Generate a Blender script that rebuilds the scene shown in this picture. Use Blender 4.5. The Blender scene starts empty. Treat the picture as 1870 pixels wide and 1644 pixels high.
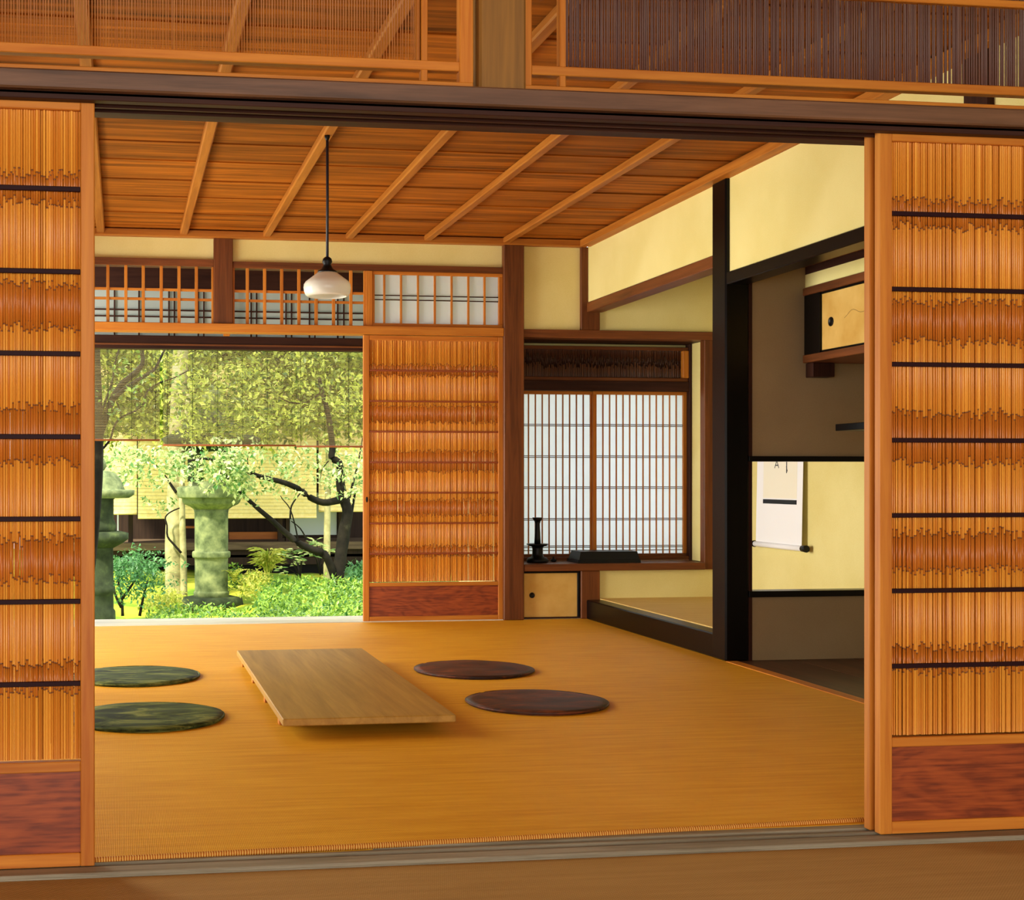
import bpy, bmesh, math, random
from mathutils import Vector

random.seed(7)
scene = bpy.context.scene
COL = scene.collection

# ------------------------------------------------------------------ camera
F_PX, CX, CY, EYE = 2450.0, 565.0, 872.0, 0.90       # view camera with rise and shift (1870 x 1644 frame)
YAW = math.atan((CX - 222.0) / F_PX)
cam_d = bpy.data.cameras.new('camera')
cam_d.sensor_fit = 'HORIZONTAL'
cam_d.sensor_width = 36.0
cam_d.lens = F_PX / 1870.0 * 36.0
cam_d.shift_x = (935.0 - CX) / 1870.0
cam_d.shift_y = (CY - 822.0) / 1870.0
cam_d.clip_start = 0.05
cam_d.clip_end = 200
cam = bpy.data.objects.new('camera', cam_d)
COL.objects.link(cam)
cam.location = (0, 0, EYE)
cam.rotation_euler = (math.pi / 2, 0, -YAW)
scene.camera = cam

# ------------------------------------------------------------------ world, sun, daylight, exposure
world = bpy.data.worlds.new('sky')
scene.world = world
world.use_nodes = True
bg = world.node_tree.nodes['Background']
bg.inputs['Color'].default_value = (0.93, 0.97, 1.0, 1)
bg.inputs['Strength'].default_value = 2.4

def sun_light(name, energy, color, direction, angle):
    d = bpy.data.lights.new(name, 'SUN')
    d.energy = energy; d.color = color; d.angle = math.radians(angle)
    o = bpy.data.objects.new(name, d); COL.objects.link(o)
    o.rotation_euler = Vector(direction).to_track_quat('-Z', 'Y').to_euler()
    return o

def area_light(name, energy, color, loc, direction, sx, sy):
    d = bpy.data.lights.new(name, 'AREA')
    d.shape = 'RECTANGLE'; d.size = sx; d.size_y = sy; d.energy = energy; d.color = color
    o = bpy.data.objects.new(name, d); COL.objects.link(o)
    o.location = loc
    o.rotation_euler = Vector(direction).to_track_quat('-Z', 'Z').to_euler()
    return o

sun_light('sun', 9.0, (1.0, 0.92, 0.72), (0.55, 0.62, -0.95), 4)
# area lamps: left and bay ones stand for daylight, the others are added fill
area_light('fill_front_room', 190, (1.0, 0.96, 0.84), (-0.3, -3.4, 1.35), (0.05, 1, -0.02), 5.0, 2.2)  # unseen area lamp behind the camera, added as fill for the door fronts
area_light('daylight_left_veranda', 340, (1.0, 0.96, 0.82), (-2.3, 6.7, 1.15), (1, 0, -0.05), 3.6, 1.9)
area_light('fill_garden_sky', 230, (0.97, 0.98, 1.0), (0.9, 12.0, 4.2), (0, -1, -0.85), 4.5, 2.4)  # unseen lamp above the garden, added to brighten veranda and transom paper
area_light('daylight_bay_window', 13, (0.80, 0.92, 1.0), (3.2, 9.4, 1.0), (0, -1, 0), 1.6, 1.6)

vs = scene.view_settings
vs.view_transform = 'Standard'
vs.look = 'None'
vs.exposure = 0.0
vs.gamma = 1.0
vs.use_curve_mapping = False

# ------------------------------------------------------------------ helpers
def lin(h):
    h = h.lstrip('#')
    out = []
    for i in (0, 2, 4):
        v = int(h[i:i + 2], 16) / 255.0
        out.append(v / 12.92 if v <= 0.04045 else ((v + 0.055) / 1.055) ** 2.4)
    return (*out, 1.0)

def at(px, py, y):
    """World point on the plane Y = y seen at photo position (px, py): used to survey the garden."""
    a, b = (px - CX) / F_PX, (CY - py) / F_PX
    c, s = math.cos(YAW), math.sin(YAW)
    rx, ry = s + a * c, c - a * s
    k = y / ry
    return Vector((rx * k, y, EYE + b * k))

class G:
    """Small node-graph helper."""
    def __init__(self, name):
        self.m = bpy.data.materials.new(name)
        self.m.use_nodes = True
        self.t = self.m.node_tree
        self.t.nodes.clear()
        self.out = self.n('ShaderNodeOutputMaterial')
    def n(self, kind, **kw):
        nd = self.t.nodes.new(kind)
        for k, v in kw.items():
            if k.startswith('i_'):
                key = k[2:]
                key = int(key) if key.isdigit() else key.replace('_', ' ')
                nd.inputs[key].default_value = v
            else:
                setattr(nd, k, v)
        return nd
    def l(self, a, b):
        self.t.links.new(a, b)
    def ramp(self, fac, stops, interp='LINEAR'):
        r = self.n('ShaderNodeValToRGB')
        r.color_ramp.interpolation = interp
        el = r.color_ramp.elements
        while len(el) < len(stops):
            el.new(0.5)
        for e, (p, c) in zip(el, stops):
            e.position = p; e.color = c
        self.l(fac, r.inputs[0])
        return r.outputs[0]
    def coords(self, scale=(1, 1, 1), rand=True):
        tc = self.n('ShaderNodeTexCoord')
        v = tc.outputs['Object']
        if rand:
            oi = self.n('ShaderNodeObjectInfo')
            mul = self.n('ShaderNodeMath', operation='MULTIPLY', i_1=37.0)
            self.l(oi.outputs['Random'], mul.inputs[0])
            add = self.n('ShaderNodeVectorMath', operation='ADD')
            self.l(v, add.inputs[0]); self.l(mul.outputs[0], add.inputs[1])
            v = add.outputs[0]
            self.rand = oi.outputs['Random']
        mp = self.n('ShaderNodeMapping')
        mp.inputs['Scale'].default_value = scale
        self.l(v, mp.inputs['Vector'])
        return mp.outputs[0]
    def noise(self, vec, scale, detail=4, rough=0.55, dist=0.0):
        nz = self.n('ShaderNodeTexNoise')
        nz.inputs['Scale'].default_value = scale
        nz.inputs['Detail'].default_value = detail
        nz.inputs['Roughness'].default_value = rough
        nz.inputs['Distortion'].default_value = dist
        self.l(vec, nz.inputs['Vector'])
        return nz.outputs['Fac']
    def bsdf(self, color=None, rough=0.5, spec=0.5, bump=None, bump_strength=0.2, bump_dist=0.002, metallic=0.0):
        b = self.n('ShaderNodeBsdfPrincipled')
        if isinstance(color, tuple):
            b.inputs['Base Color'].default_value = color
        elif color is not None:
            self.l(color, b.inputs['Base Color'])
        if isinstance(rough, float):
            b.inputs['Roughness'].default_value = rough
        else:
            self.l(rough, b.inputs['Roughness'])
        b.inputs['Specular IOR Level'].default_value = spec
        b.inputs['Metallic'].default_value = metallic
        if bump is not None:
            bp = self.n('ShaderNodeBump')
            bp.inputs['Strength'].default_value = bump_strength
            bp.inputs['Distance'].default_value = bump_dist
            self.l(bump, bp.inputs['Height'])
            self.l(bp.outputs[0], b.inputs['Normal'])
        self.l(b.outputs[0], self.out.inputs[0])
        return b
    def vary(self, color, amount=0.25):
        """Per-piece brightness variation."""
        mr = self.n('ShaderNodeMapRange')
        mr.inputs['To Min'].default_value = 1 - amount
        mr.inputs['To Max'].default_value = 1 + amount
        self.l(self.rand, mr.inputs['Value'])
        hs = self.n('ShaderNodeHueSaturation')
        self.l(mr.outputs[0], hs.inputs['Value'])
        self.l(color, hs.inputs['Color'])
        return hs.outputs[0]

def wood(name, c0, c1, axis, rough=0.5, vary=0.10, scale=1.0, spec=0.2, bump=0.15):
    g = G(name)
    sc = [26.0 * scale] * 3
    sc['xyz'.index(axis)] = 1.3 * scale
    v = g.coords(tuple(sc))
    n1 = g.noise(v, 1.0, 5, 0.6, 0.6)
    n2 = g.noise(v, 4.0, 3, 0.6)
    mix = g.n('ShaderNodeMath', operation='MULTIPLY_ADD', i_1=0.35)
    g.l(n2, mix.inputs[0]); g.l(n1, mix.inputs[2])
    col = g.ramp(mix.outputs[0], [(0.42, lin(c0)), (0.86, lin(c1))])
    col = g.vary(col, vary)
    g.bsdf(col, rough, spec, mix.outputs[0], bump, 0.0015)
    return g.m

def plain(name, c, rough=0.6, spec=0.4, metallic=0.0):
    g = G(name)
    g.bsdf(lin(c), rough, spec, metallic=metallic)
    return g.m

M = {}
for ax in 'xyz':
    M['frame_' + ax] = wood('orange cedar ' + ax, 'A45618', 'C8802E', ax, 0.45)
    M['beam_' + ax] = wood('aged red-brown timber ' + ax, '4E2A14', '7C4622', ax, 0.42, 0.08)
    M['dark_' + ax] = wood('dark stained timber ' + ax, '2A1814', '44281E', ax, 0.5, 0.08, spec=0.1)
    M['black_' + ax] = wood('black lacquered timber ' + ax, '040304', '0A0707', ax, 0.3, 0.05, spec=0.18, bump=0.03)
    M['batten_' + ax] = wood('ceiling batten wood ' + ax, '8C4C16', 'B47028', ax, 0.5)
M['board'] = wood('ceiling board cedar', '4C2606', 'B4661A', 'x', 0.65, 0.2, 0.6, spec=0.1)
M['table'] = wood('table top plank', '8C6422', 'AE8438', 'y', 0.5, 0.04, 0.8, spec=0.25)
M['crossbar'] = plain('dark stained crossbar', '260E12', 0.55, 0.1)
M['crossbar_brown'] = plain('brown crossbar', '8A3F14', 0.4)
M['deck'] = wood('pale weathered deck board', 'A9A394', 'D6D0C0', 'x', 0.35, 0.08)
M['sill'] = wood('grey worn sill wood', '6B604C', '9A907A', 'x', 0.5, 0.05, 1.4)
M['alcove_board'] = wood('dark alcove floorboard', '3A2418', '5A3A26', 'y', 0.4, 0.05, 0.7)
M['post_old'] = wood('smoky brown post', '6E4C24', '94682E', 'z', 0.5, 0.05)
M['nageshi'] = wood('smoky grey-brown beam', '3E2818', '74523A', 'x', 0.36, 0.03, spec=0.4)
M['greytimber'] = wood('grey-brown weathered timber', '4A3C30', '7A6650', 'x', 0.7)

# swirling grain of the low door panels
g = G('swirl grained door panel')
v = g.coords((1.0, 1.0, 2.4))
n0 = g.noise(v, 3.0, 3, 0.5, 0.8)
w = g.n('ShaderNodeMath', operation='MULTIPLY', i_1=42.0); g.l(n0, w.inputs[0])
sn = g.n('ShaderNodeMath', operation='SINE'); g.l(w.outputs[0], sn.inputs[0])
n1 = g.noise(g.coords((4, 4, 60)), 2.0, 4)
ma = g.n('ShaderNodeMath', operation='MULTIPLY_ADD', i_1=0.07); g.l(sn.outputs[0], ma.inputs[0]); g.l(n1, ma.inputs[2])
col = g.ramp(ma.outputs[0], [(0.32, lin('6A2A10')), (0.50, lin('8A3C16')), (0.70, lin('9E4A1C'))])
g.bsdf(col, 0.42, 0.4, ma.outputs[0], 0.08, 0.001)
M['panel'] = g.m

def plaster(name, c0, c1):
    g = G(name)
    v = g.coords((1, 1, 1), rand=False)
    n1 = g.noise(v, 2.2, 4, 0.5)
    n2 = g.noise(v, 240.0, 2, 0.6)
    ad = g.n('ShaderNodeMath', operation='MULTIPLY_ADD', i_1=0.45); g.l(n2, ad.inputs[0]); g.l(n1, ad.inputs[2])
    col = g.ramp(ad.outputs[0], [(0.45, lin(c0)), (1.0, lin(c1))])
    g.bsdf(col, 0.9, 0.15, n2, 0.25, 0.001)
    return g.m
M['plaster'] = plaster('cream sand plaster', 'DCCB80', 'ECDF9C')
M['plaster_grey_shaded'] = plaster('olive grey plaster with alcove shade in its colour', '9C8864', 'B09C76')  # shade of the unlit alcove is partly put into this grey

# woven rattan matting
def matting(name, c0, c1, c2, rough, px, py, spec=0.1, turn=0.0):
    g = G(name)
    tc = g.n('ShaderNodeTexCoord')
    mp = g.n('ShaderNodeMapping'); g.l(tc.outputs['Object'], mp.inputs['Vector']); mp.inputs['Rotation'].default_value = (0, 0, turn)
    wx = g.n('ShaderNodeTexWave', wave_type='BANDS', bands_direction='X'); wx.inputs['Scale'].default_value = px; wx.inputs['Distortion'].default_value = 1.2
    wy = g.n('ShaderNodeTexWave', wave_type='BANDS', bands_direction='Y'); wy.inputs['Scale'].default_value = py; wy.inputs['Distortion'].default_value = 1.2
    g.l(mp.outputs[0], wx.inputs['Vector']); g.l(mp.outputs[0], wy.inputs['Vector'])
    mul = g.n('ShaderNodeMath', operation='MULTIPLY'); g.l(wx.outputs['Fac'], mul.inputs[0]); g.l(wy.outputs['Fac'], mul.inputs[1])
    st = g.noise(g.coords((2.0, 26.0, 1.0), rand=False), 1.6, 4, 0.6)
    stm = g.n('ShaderNodeMath', operation='MULTIPLY_ADD', i_1=0.55, i_2=0.22); g.l(st, stm.inputs[0]); st = stm.outputs[0]
    big = g.noise(g.coords((1, 1, 1), rand=False), 0.9, 3)
    a = g.n('ShaderNodeMath', operation='MULTIPLY_ADD', i_1=0.35); g.l(mul.outputs[0], a.inputs[0]); g.l(st, a.inputs[2])
    b = g.n('ShaderNodeMath', operation='MULTIPLY_ADD', i_1=0.35); g.l(big, b.inputs[0]); g.l(a.outputs[0], b.inputs[2])
    col = g.ramp(b.outputs[0], [(0.45, lin(c0)), (0.75, lin(c1)), (1.05, lin(c2))])
    g.bsdf(col, rough, spec, mul.outputs[0], 0.3, 0.0015)
    return g.m
M['mat'] = matting('golden woven rattan matting', 'BA7610', 'DA981E', 'EEB842', 0.5, 70.0, 48.0)
M['mat_front'] = matting('brown woven matting', '94703A', 'A88248', 'BA9456', 0.7, 60.0, 34.0, 0.1, 0.75)
M['tatami'] = matting('straw coloured alcove mat', 'C09A52', 'D2AE66', 'E0C07C', 0.6, 90.0, 60.0)

g = G('stitched mat hem')
tc = g.n('ShaderNodeTexCoord')
wv = g.n('ShaderNodeTexWave', wave_type='BANDS', bands_direction='X'); wv.inputs['Scale'].default_value = 52.0; wv.inputs['Distortion'].default_value = 2.0
g.l(tc.outputs['Object'], wv.inputs['Vector'])
g.bsdf(g.ramp(wv.outputs['Fac'], [(0.3, lin('A85A12')), (0.8, lin('E0AC58'))]), 0.6, 0.15, wv.outputs['Fac'], 0.5, 0.003)
M['hem'] = g.m

# reeds: the attribute carries the reed's own natural colour (culm, sheath, node)
def reed_mat(name, sheath, culm0, culm1, node, rough=0.3):
    g = G(name)
    a = g.n('ShaderNodeAttribute', attribute_name='reed')
    sep = g.n('ShaderNodeSeparateColor'); g.l(a.outputs['Color'], sep.inputs[0])
    c = g.ramp(sep.outputs[1], [(0.0, lin(culm0)), (1.0, lin(culm1))])
    m1 = g.n('ShaderNodeMix', data_type='RGBA'); m1.inputs[6].default_value = lin(sheath)
    g.l(sep.outputs[0], m1.inputs[0]); g.l(c, m1.inputs[7])
    m2 = g.n('ShaderNodeMix', data_type='RGBA'); m2.inputs[7].default_value = lin(node)
    g.l(sep.outputs[2], m2.inputs[0]); g.l(m1.outputs[2], m2.inputs[6])
    g.bsdf(m2.outputs[2], rough, 0.5)
    return g.m
M['reed'] = reed_mat('golden reeds', 'BC681E', 'C4721C', 'F0A83E', '66330F', 0.36)
M['reed_transom'] = reed_mat('golden brown transom reeds', 'A05C1E', 'AE6A22', 'DE9C44', '5A2A12', 0.35)
M['reed_old'] = reed_mat('old dark transom reeds', '50281A', '562C18', '925A30', '3A1E10', 0.45)
M['reed_dark'] = reed_mat('dark red-brown reeds', '3A1E12', '4A2816', '6A3E22', '241008', 0.4)

# paper: thin, lets daylight through
def paper(name, c, trans=0.55):
    g = G(name)
    d = g.n('ShaderNodeBsdfDiffuse'); d.inputs['Color'].default_value = lin(c)
    t = g.n('ShaderNodeBsdfTranslucent'); t.inputs['Color'].default_value = lin(c)
    mx = g.n('ShaderNodeMixShader'); mx.inputs[0].default_value = trans
    g.l(d.outputs[0], mx.inputs[1]); g.l(t.outputs[0], mx.inputs[2])
    g.l(mx.outputs[0], g.out.inputs[0])
    return g.m
M['paper'] = paper('white shoji paper', 'EEF2F8')
M['paper_old'] = paper('greyish shoji paper', 'BCC2BE', 0.35)
M['scroll'] = plain('white scroll paper', 'F6F6F8', 0.8)
M['scroll_inner'] = plain('cream scroll centre', 'F4EEDA', 0.8)
M['ink_faint'] = plain('faint brown ink', '8A6E38', 0.8)
M['ink'] = plain('black ink', '10141A', 0.6)
M['black'] = plain('black lacquer', '08080A', 0.45, 0.25)
M['metal'] = plain('dark iron pull', '17120F', 0.4, 0.5, 0.6)
M['cord'] = plain('dark blue-black cord', '24242E', 0.5)

g = G('milk glass')
b = g.bsdf(lin('F1EFE4'), 0.18, 0.6)
b.inputs['Subsurface Weight'].default_value = 0.0
tr = g.n('ShaderNodeBsdfTranslucent'); tr.inputs['Color'].default_value = lin('F4F0E2')
mx = g.n('ShaderNodeMixShader'); mx.inputs[0].default_value = 0.35
g.l(b.outputs[0], mx.inputs[1]); g.l(tr.outputs[0], mx.inputs[2]); g.l(mx.outputs[0], g.out.inputs[0])
M['milk'] = g.m

def leather(name, c0, c1, c2, spec=0.4):
    g = G(name)
    v = g.coords((3.0, 8.0, 1.0))
    n1 = g.noise(v, 1.5, 6, 0.65, 1.2)
    col = g.ramp(n1, [(0.38, lin(c0)), (0.50, lin(c1)), (0.62, lin(c2))])
    r = g.n('ShaderNodeMapRange'); r.inputs['To Min'].default_value = 0.42; r.inputs['To Max'].default_value = 0.62
    g.l(n1, r.inputs['Value'])
    g.bsdf(col, r.outputs[0], spec, n1, 0.25, 0.004)
    return g.m
M['cushion'] = leather('worn brown cushion leather', '1E0C08', '43200F', '6E3418')
M['cushion_olive_sheen'] = leather('worn olive cushion leather', '10160A', '3C4620', '767A3C', 0.1)  # green reflection of the garden put into the leather colour

g = G('painted sliding panel paper')
v = g.coords((1, 1, 1), rand=False)
n1 = g.noise(v, 6.0, 4)
col = g.ramp(n1, [(0.3, lin('C89A48')), (0.7, lin('DDB566'))])
g.bsdf(col, 0.75, 0.2)
M['panel_paper'] = g.m

# garden
def mottled(name, stops, scale, rough=0.9, bump=0.4, bd=0.01, detail=6):
    g = G(name)
    v = g.coords((1, 1, 1), rand=False)
    n1 = g.noise(v, scale, detail, 0.6)
    g.bsdf(g.ramp(n1, [(p, lin(c)) for p, c in stops]), rough, 0.2, n1, bump, bd)
    return g.m
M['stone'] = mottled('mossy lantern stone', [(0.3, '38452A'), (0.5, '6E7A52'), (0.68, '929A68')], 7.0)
M['stone_shaded'] = mottled('mossy stone with shade in its colour', [(0.3, '1E261A'), (0.55, '38432C'), (0.7, '56643C')], 6.0)  # garden shade put into the stone colour, darker copy of the lantern stone
M['moss'] = mottled('moss ground', [(0.30, '3E6B22'), (0.46, '7C9A2A'), (0.6, 'C4C23A'), (0.75, '8C9C38')], 1.3, 1.0, 0.6, 0.04)
M['bark'] = mottled('dark bark', [(0.3, '0C0B08'), (0.6, '221E16'), (0.75, '3A382A')], 9.0)
M['bark_pale'] = mottled('pale lichened bark', [(0.3, '6E6A48'), (0.55, 'A8A272'), (0.75, 'C6BE90')], 6.0)

def leaf_mat(name, c0, c1, trans=0.4):
    g = G(name)
    a = g.n('ShaderNodeAttribute', attribute_name='reed')
    sep = g.n('ShaderNodeSeparateColor'); g.l(a.outputs['Color'], sep.inputs[0])
    col = g.ramp(sep.outputs[1], [(0.0, lin(c0)), (1.0, lin(c1))])
    b = g.n('ShaderNodeBsdfPrincipled'); g.l(col, b.inputs['Base Color']); b.inputs['Roughness'].default_value = 0.4
    t = g.n('ShaderNodeBsdfTranslucent'); g.l(col, t.inputs['Color'])
    mx = g.n('ShaderNodeMixShader'); mx.inputs[0].default_value = trans
    g.l(b.outputs[0], mx.inputs[1]); g.l(t.outputs[0], mx.inputs[2]); g.l(mx.outputs[0], g.out.inputs[0])
    return g.m
M['leaf_light'] = leaf_mat('fresh pale green leaves', '38782A', 'ECF2AC')
M['leaf_mid'] = leaf_mat('mid green leaves', '1E5A20', 'A4C84C')
M['leaf_deep'] = leaf_mat('deep green leaves', '1E5A2C', '6AA060')
M['leaf_canopy'] = leaf_mat('yellow-green canopy leaves', '24521A', 'DCE468', 0.5)
M['leaf_fern'] = leaf_mat('yellow-green fern fronds', '8AA632', 'E8E070')
M['blind_reed'] = plain('straw blind reed', '948454', 0.6, 0.2)
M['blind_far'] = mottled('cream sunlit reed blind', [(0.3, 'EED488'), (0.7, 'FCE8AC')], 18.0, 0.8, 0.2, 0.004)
M['far_wall'] = wood('dark far timber wall', '241A14', '3C2C20', 'z', 0.7)
M['far_panel'] = plain('pale grey shutter', 'B4BCC2', 0.6)
M['far_brown'] = wood('warm brown far board', '8A4A22', 'B06A38', 'x', 0.6)

# ------------------------------------------------------------------ mesh helpers
WL = {}                                   # world location of every object's origin

def wloc(o):
    return WL.get(o.name, Vector((0, 0, 0))) if o is not None else Vector((0, 0, 0))

def link(o, parent, loc):
    COL.objects.link(o)
    loc = Vector(loc)
    if parent is not None:
        o.parent = parent
        o.location = loc - wloc(parent)
    else:
        o.location = loc
    WL[o.name] = loc
    return o

def props(o, label=None, cat=None, group=None, kind=None):
    if label: o['label'] = label
    if cat: o['category'] = cat
    if group: o['group'] = group
    if kind: o['kind'] = kind
    return o

def empty(name, loc, label=None, cat=None, group=None, kind=None, parent=None):
    o = bpy.data.objects.new(name, None)
    o.empty_display_size = 0.1
    link(o, parent, loc)
    return props(o, label, cat, group, kind)

_cache = {}
def box(name, x0, x1, y0, y1, z0, z1, mat, parent=None, bevel=0.002, rot=None):
    """One bevelled board; alike boards share their mesh."""
    d = (round(abs(x1 - x0), 4), round(abs(y1 - y0), 4), round(abs(z1 - z0), 4))
    bev = min(bevel, min(d) * 0.3)
    key = (d, mat, round(bev, 5))
    me = _cache.get(key)
    if me is None:
        bm = bmesh.new()
        bmesh.ops.create_cube(bm, size=1.0)
        for v in bm.verts:
            v.co = Vector((v.co.x * d[0], v.co.y * d[1], v.co.z * d[2]))
        if bev > 0:
            bmesh.ops.bevel(bm, geom=list(bm.edges), offset=bev, segments=1, affect='EDGES')
        me = bpy.data.meshes.new(name)
        bm.to_mesh(me); bm.free()
        me.materials.append(M[mat])
        _cache[key] = me
    o = bpy.data.objects.new(name, me)
    link(o, parent, ((x0 + x1) / 2, (y0 + y1) / 2, (z0 + z1) / 2))
    if rot: o.rotation_euler = rot
    return o

class MB:
    def __init__(self):
        self.v, self.f, self.c, self.smooth = [], [], [], []
    def quad_box(self, x0, x1, y0, y1, z0, z1):
        b = len(self.v)
        for z in (z0, z1):
            self.v += [(x0, y0, z), (x1, y0, z), (x1, y1, z), (x0, y1, z)]
        self.f += [(b, b+3, b+2, b+1), (b+4, b+5, b+6, b+7), (b, b+1, b+5, b+4), (b+1, b+2, b+6, b+5), (b+2, b+3, b+7, b+6), (b+3, b, b+4, b+7)]
        self.smooth += [False] * 6
        return self
    def tube(self, pts, radii, n=6, cols=None, caps=True):
        pts = [Vector(p) for p in pts]
        if not isinstance(radii, (list, tuple)):
            radii = [radii] * len(pts)
        base = len(self.v)
        up = Vector((0, 0, 1))
        for i, p in enumerate(pts):
            t = (pts[min(i + 1, len(pts) - 1)] - pts[max(i - 1, 0)])
            t = t.normalized() if t.length > 1e-9 else up
            a = t.cross(Vector((1, 0, 0)) if abs(t.x) < 0.8 else Vector((0, 1, 0))).normalized()
            b = t.cross(a)
            for k in range(n):
                an = 2 * math.pi * k / n
                self.v.append(tuple(p + (a * math.cos(an) + b * math.sin(an)) * radii[i]))
                if cols is not None: self.c.append(cols[i])
        for i in range(len(pts) - 1):
            for k in range(n):
                a0, a1 = base + i * n + k, base + i * n + (k + 1) % n
                self.f.append((a0, a1, a1 + n, a0 + n)); self.smooth.append(True)
        if caps:
            self.f.append(tuple(range(base + n - 1, base - 1, -1))); self.smooth.append(False)
            e = base + (len(pts) - 1) * n
            self.f.append(tuple(range(e, e + n))); self.smooth.append(False)
        return self
    def lathe(self, prof, center, n=32, sx=1.0, sy=1.0, wob=0.0, smooth=True):
        base = len(self.v); c = Vector(center)
        for r, z in prof:
            for k in range(n):
                an = 2 * math.pi * k / n
                rr = r * (1 + wob * (random.random() - 0.5))
                self.v.append((c.x + rr * math.cos(an) * sx, c.y + rr * math.sin(an) * sy, c.z + z + wob * 0.2 * r * (random.random() - 0.5)))
        for i in range(len(prof) - 1):
            for k in range(n):
                a0, a1 = base + i * n + k, base + i * n + (k + 1) % n
                self.f.append((a0, a1, a1 + n, a0 + n)); self.smooth.append(smooth)
        if prof[0][0] > 1e-4:
            self.f.append(tuple(range(base + n - 1, base - 1, -1))); self.smooth.append(False)
        if prof[-1][0] > 1e-4:
            e = base + (len(prof) - 1) * n
            self.f.append(tuple(range(e, e + n))); self.smooth.append(False)
        return self
    def leaf(self, p, d, nrm, length, width, tint):
        """A folded leaf blade: four vertices, two faces."""
        d = d.normalized(); s = d.cross(nrm)
        if s.length < 1e-4: s = d.orthogonal()
        s.normalize(); nn = s.cross(d)
        b = len(self.v)
        mid = p + d * length * 0.5
        for q in (p, mid + s * width * 0.5 + nn * width * 0.14, p + d * length, mid - s * width * 0.5 + nn * width * 0.14):
            self.v.append(tuple(q)); self.c.append((0, tint, 0, 1))
        self.f += [(b, b + 1, b + 2), (b, b + 2, b + 3)]
        self.smooth += [False, False]
        return self
    def build(self, name, mat, parent=None, loc=None, kind=None):
        o_loc = Vector(loc) if loc is not None else wloc(parent)
        me = bpy.data.meshes.new(name)
        me.from_pydata([(x - o_loc.x, y - o_loc.y, z - o_loc.z) for x, y, z in self.v], [], self.f)
        me.polygons.foreach_set('use_smooth', self.smooth)
        if len(self.c) == len(self.v) and self.c:
            ca = me.color_attributes.new('reed', 'FLOAT_COLOR', 'POINT')
            flat = [k for c in self.c for k in c]
            ca.data.foreach_set('color', flat)
        me.materials.append(M[mat])
        me.update()
        o = bpy.data.objects.new(name, me)
        link(o, parent, o_loc)
        if kind: o['kind'] = kind
        return o

def reeds(x0, x1, y, z0, z1, pitch, radius, bands, jitter=0.016, rows=1):
    """Upright reeds with their culms, sheaths and nodes; one mesh."""
    m = MB()
    n = int((x1 - x0) / pitch)
    for i in range(n * rows - (rows - 1)):
        row = i % rows
        x = x0 + (i // rows + 0.5 + 0.5 * row) * (x1 - x0) / n + random.uniform(-1, 1) * pitch * 0.14
        yy = y + row * radius * 1.7 + random.uniform(-1, 1) * radius * 0.9
        r = radius * random.uniform(0.85, 1.15)
        g_ = random.random()
        lean = random.uniform(-0.0015, 0.0015)
        pts, rad, cols = [], [], []
        off = random.uniform(-jitter, jitter) * 0.5
        z_top, prev = z1, None
        edges = [z1] + [b + off + random.uniform(-jitter, jitter) for b in bands] + [z0]
        for k in range(len(edges) - 1):
            za, zb = edges[k], edges[k + 1]
            if zb > za - 0.004: continue
            light = 1.0 if k % 2 == 0 else 0.0
            light = light * random.uniform(0.75, 1.0) + (1 - light) * random.uniform(0.0, 0.22)
            rr = r if k % 2 == 0 else r * 0.9
            pts += [(x + lean * (z1 - za), yy, za), (x + lean * (z1 - zb), yy, zb + 0.004)]
            rad += [rr, rr]
            cols += [(light, g_, 0, 1)] * 2
            if k < len(edges) - 2:
                pts += [(x + lean * (z1 - zb), yy, zb + 0.0036), (x + lean * (z1 - zb), yy, zb + 0.0004)]
                rad += [r * 1.12, r * 1.12]
                cols += [(0, g_, 0.9, 1)] * 2
        m.tube(pts, rad, 6, cols, caps=False)
    return m

DOOR_BANDS = [1.60, 1.535, 1.345, 1.245, 1.06, 0.935, 0.755, 0.66, 0.465, 0.405]
DOOR_BARS = [1.567, 1.376, 1.186, 0.994, 0.804, 0.613, 0.423]

# ================================================================== THE SETTING
XR, YB, YF = 2.93, 8.22, 3.145
XL = -0.78

# ---- floors
fl = MB()
fl.quad_box(XL, XR + 0.05, 3.25, YB + 0.02, -0.06, 0.0)
floor = fl.build('floor', 'mat', kind='structure')
props(floor, 'golden woven rattan matting covering the main room floor', 'floor')
# slightly askew hemmed front edge of the matting, rolled over a cord
hem_a, hem_b = Vector((XL, 3.150, 0.002)), Vector((3.0, 3.330, 0.002))
hm = MB()
hm.tube([hem_a.lerp(hem_b, i / 40) for i in range(41)], 0.0075, 8)
hem = hm.build('mat_hem', 'hem', floor)
hf = MB()
b_ = [(XL, 3.150, 0.0), (3.0, 3.330, 0.0), (3.0, 3.42, 0.0), (XL, 3.42, 0.0)]
hf.v = [(x, y, z + 0.0085) for x, y, z in b_] + [(x, y, z - 0.01) for x, y, z in b_]
hf.f = [(0, 1, 2, 3), (4, 7, 6, 5), (0, 4, 5, 1), (1, 5, 6, 2), (2, 6, 7, 3), (3, 7, 4, 0)]
hf.smooth = [False] * 6
hf.build('mat_border', 'mat', floor)

ff = MB(); ff.quad_box(-4.0, 5.0, -3.2, 3.09, -0.1, -0.012)
floor_front = ff.build('floor_front', 'mat_front', kind='structure')
props(floor_front, 'brown woven matting in front of the sliding door sill', 'floor')

# ---- front sill with its two sliding grooves
sill = empty('trim_1', (1.0, 3.15, 0), 'grey worn wooden sill with two door grooves', 'sill', kind='structure')
box('sill_base', -4.0, 5.0, 3.095, 3.30, -0.06, -0.008, 'sill', sill)
for y0, y1 in ((3.095, 3.146), (3.174, 3.188), (3.216, 3.30)):
    box('track_ridge', -4.0, 5.0, y0, y1, -0.010, -0.001, 'sill', sill, 0.0015)

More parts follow.
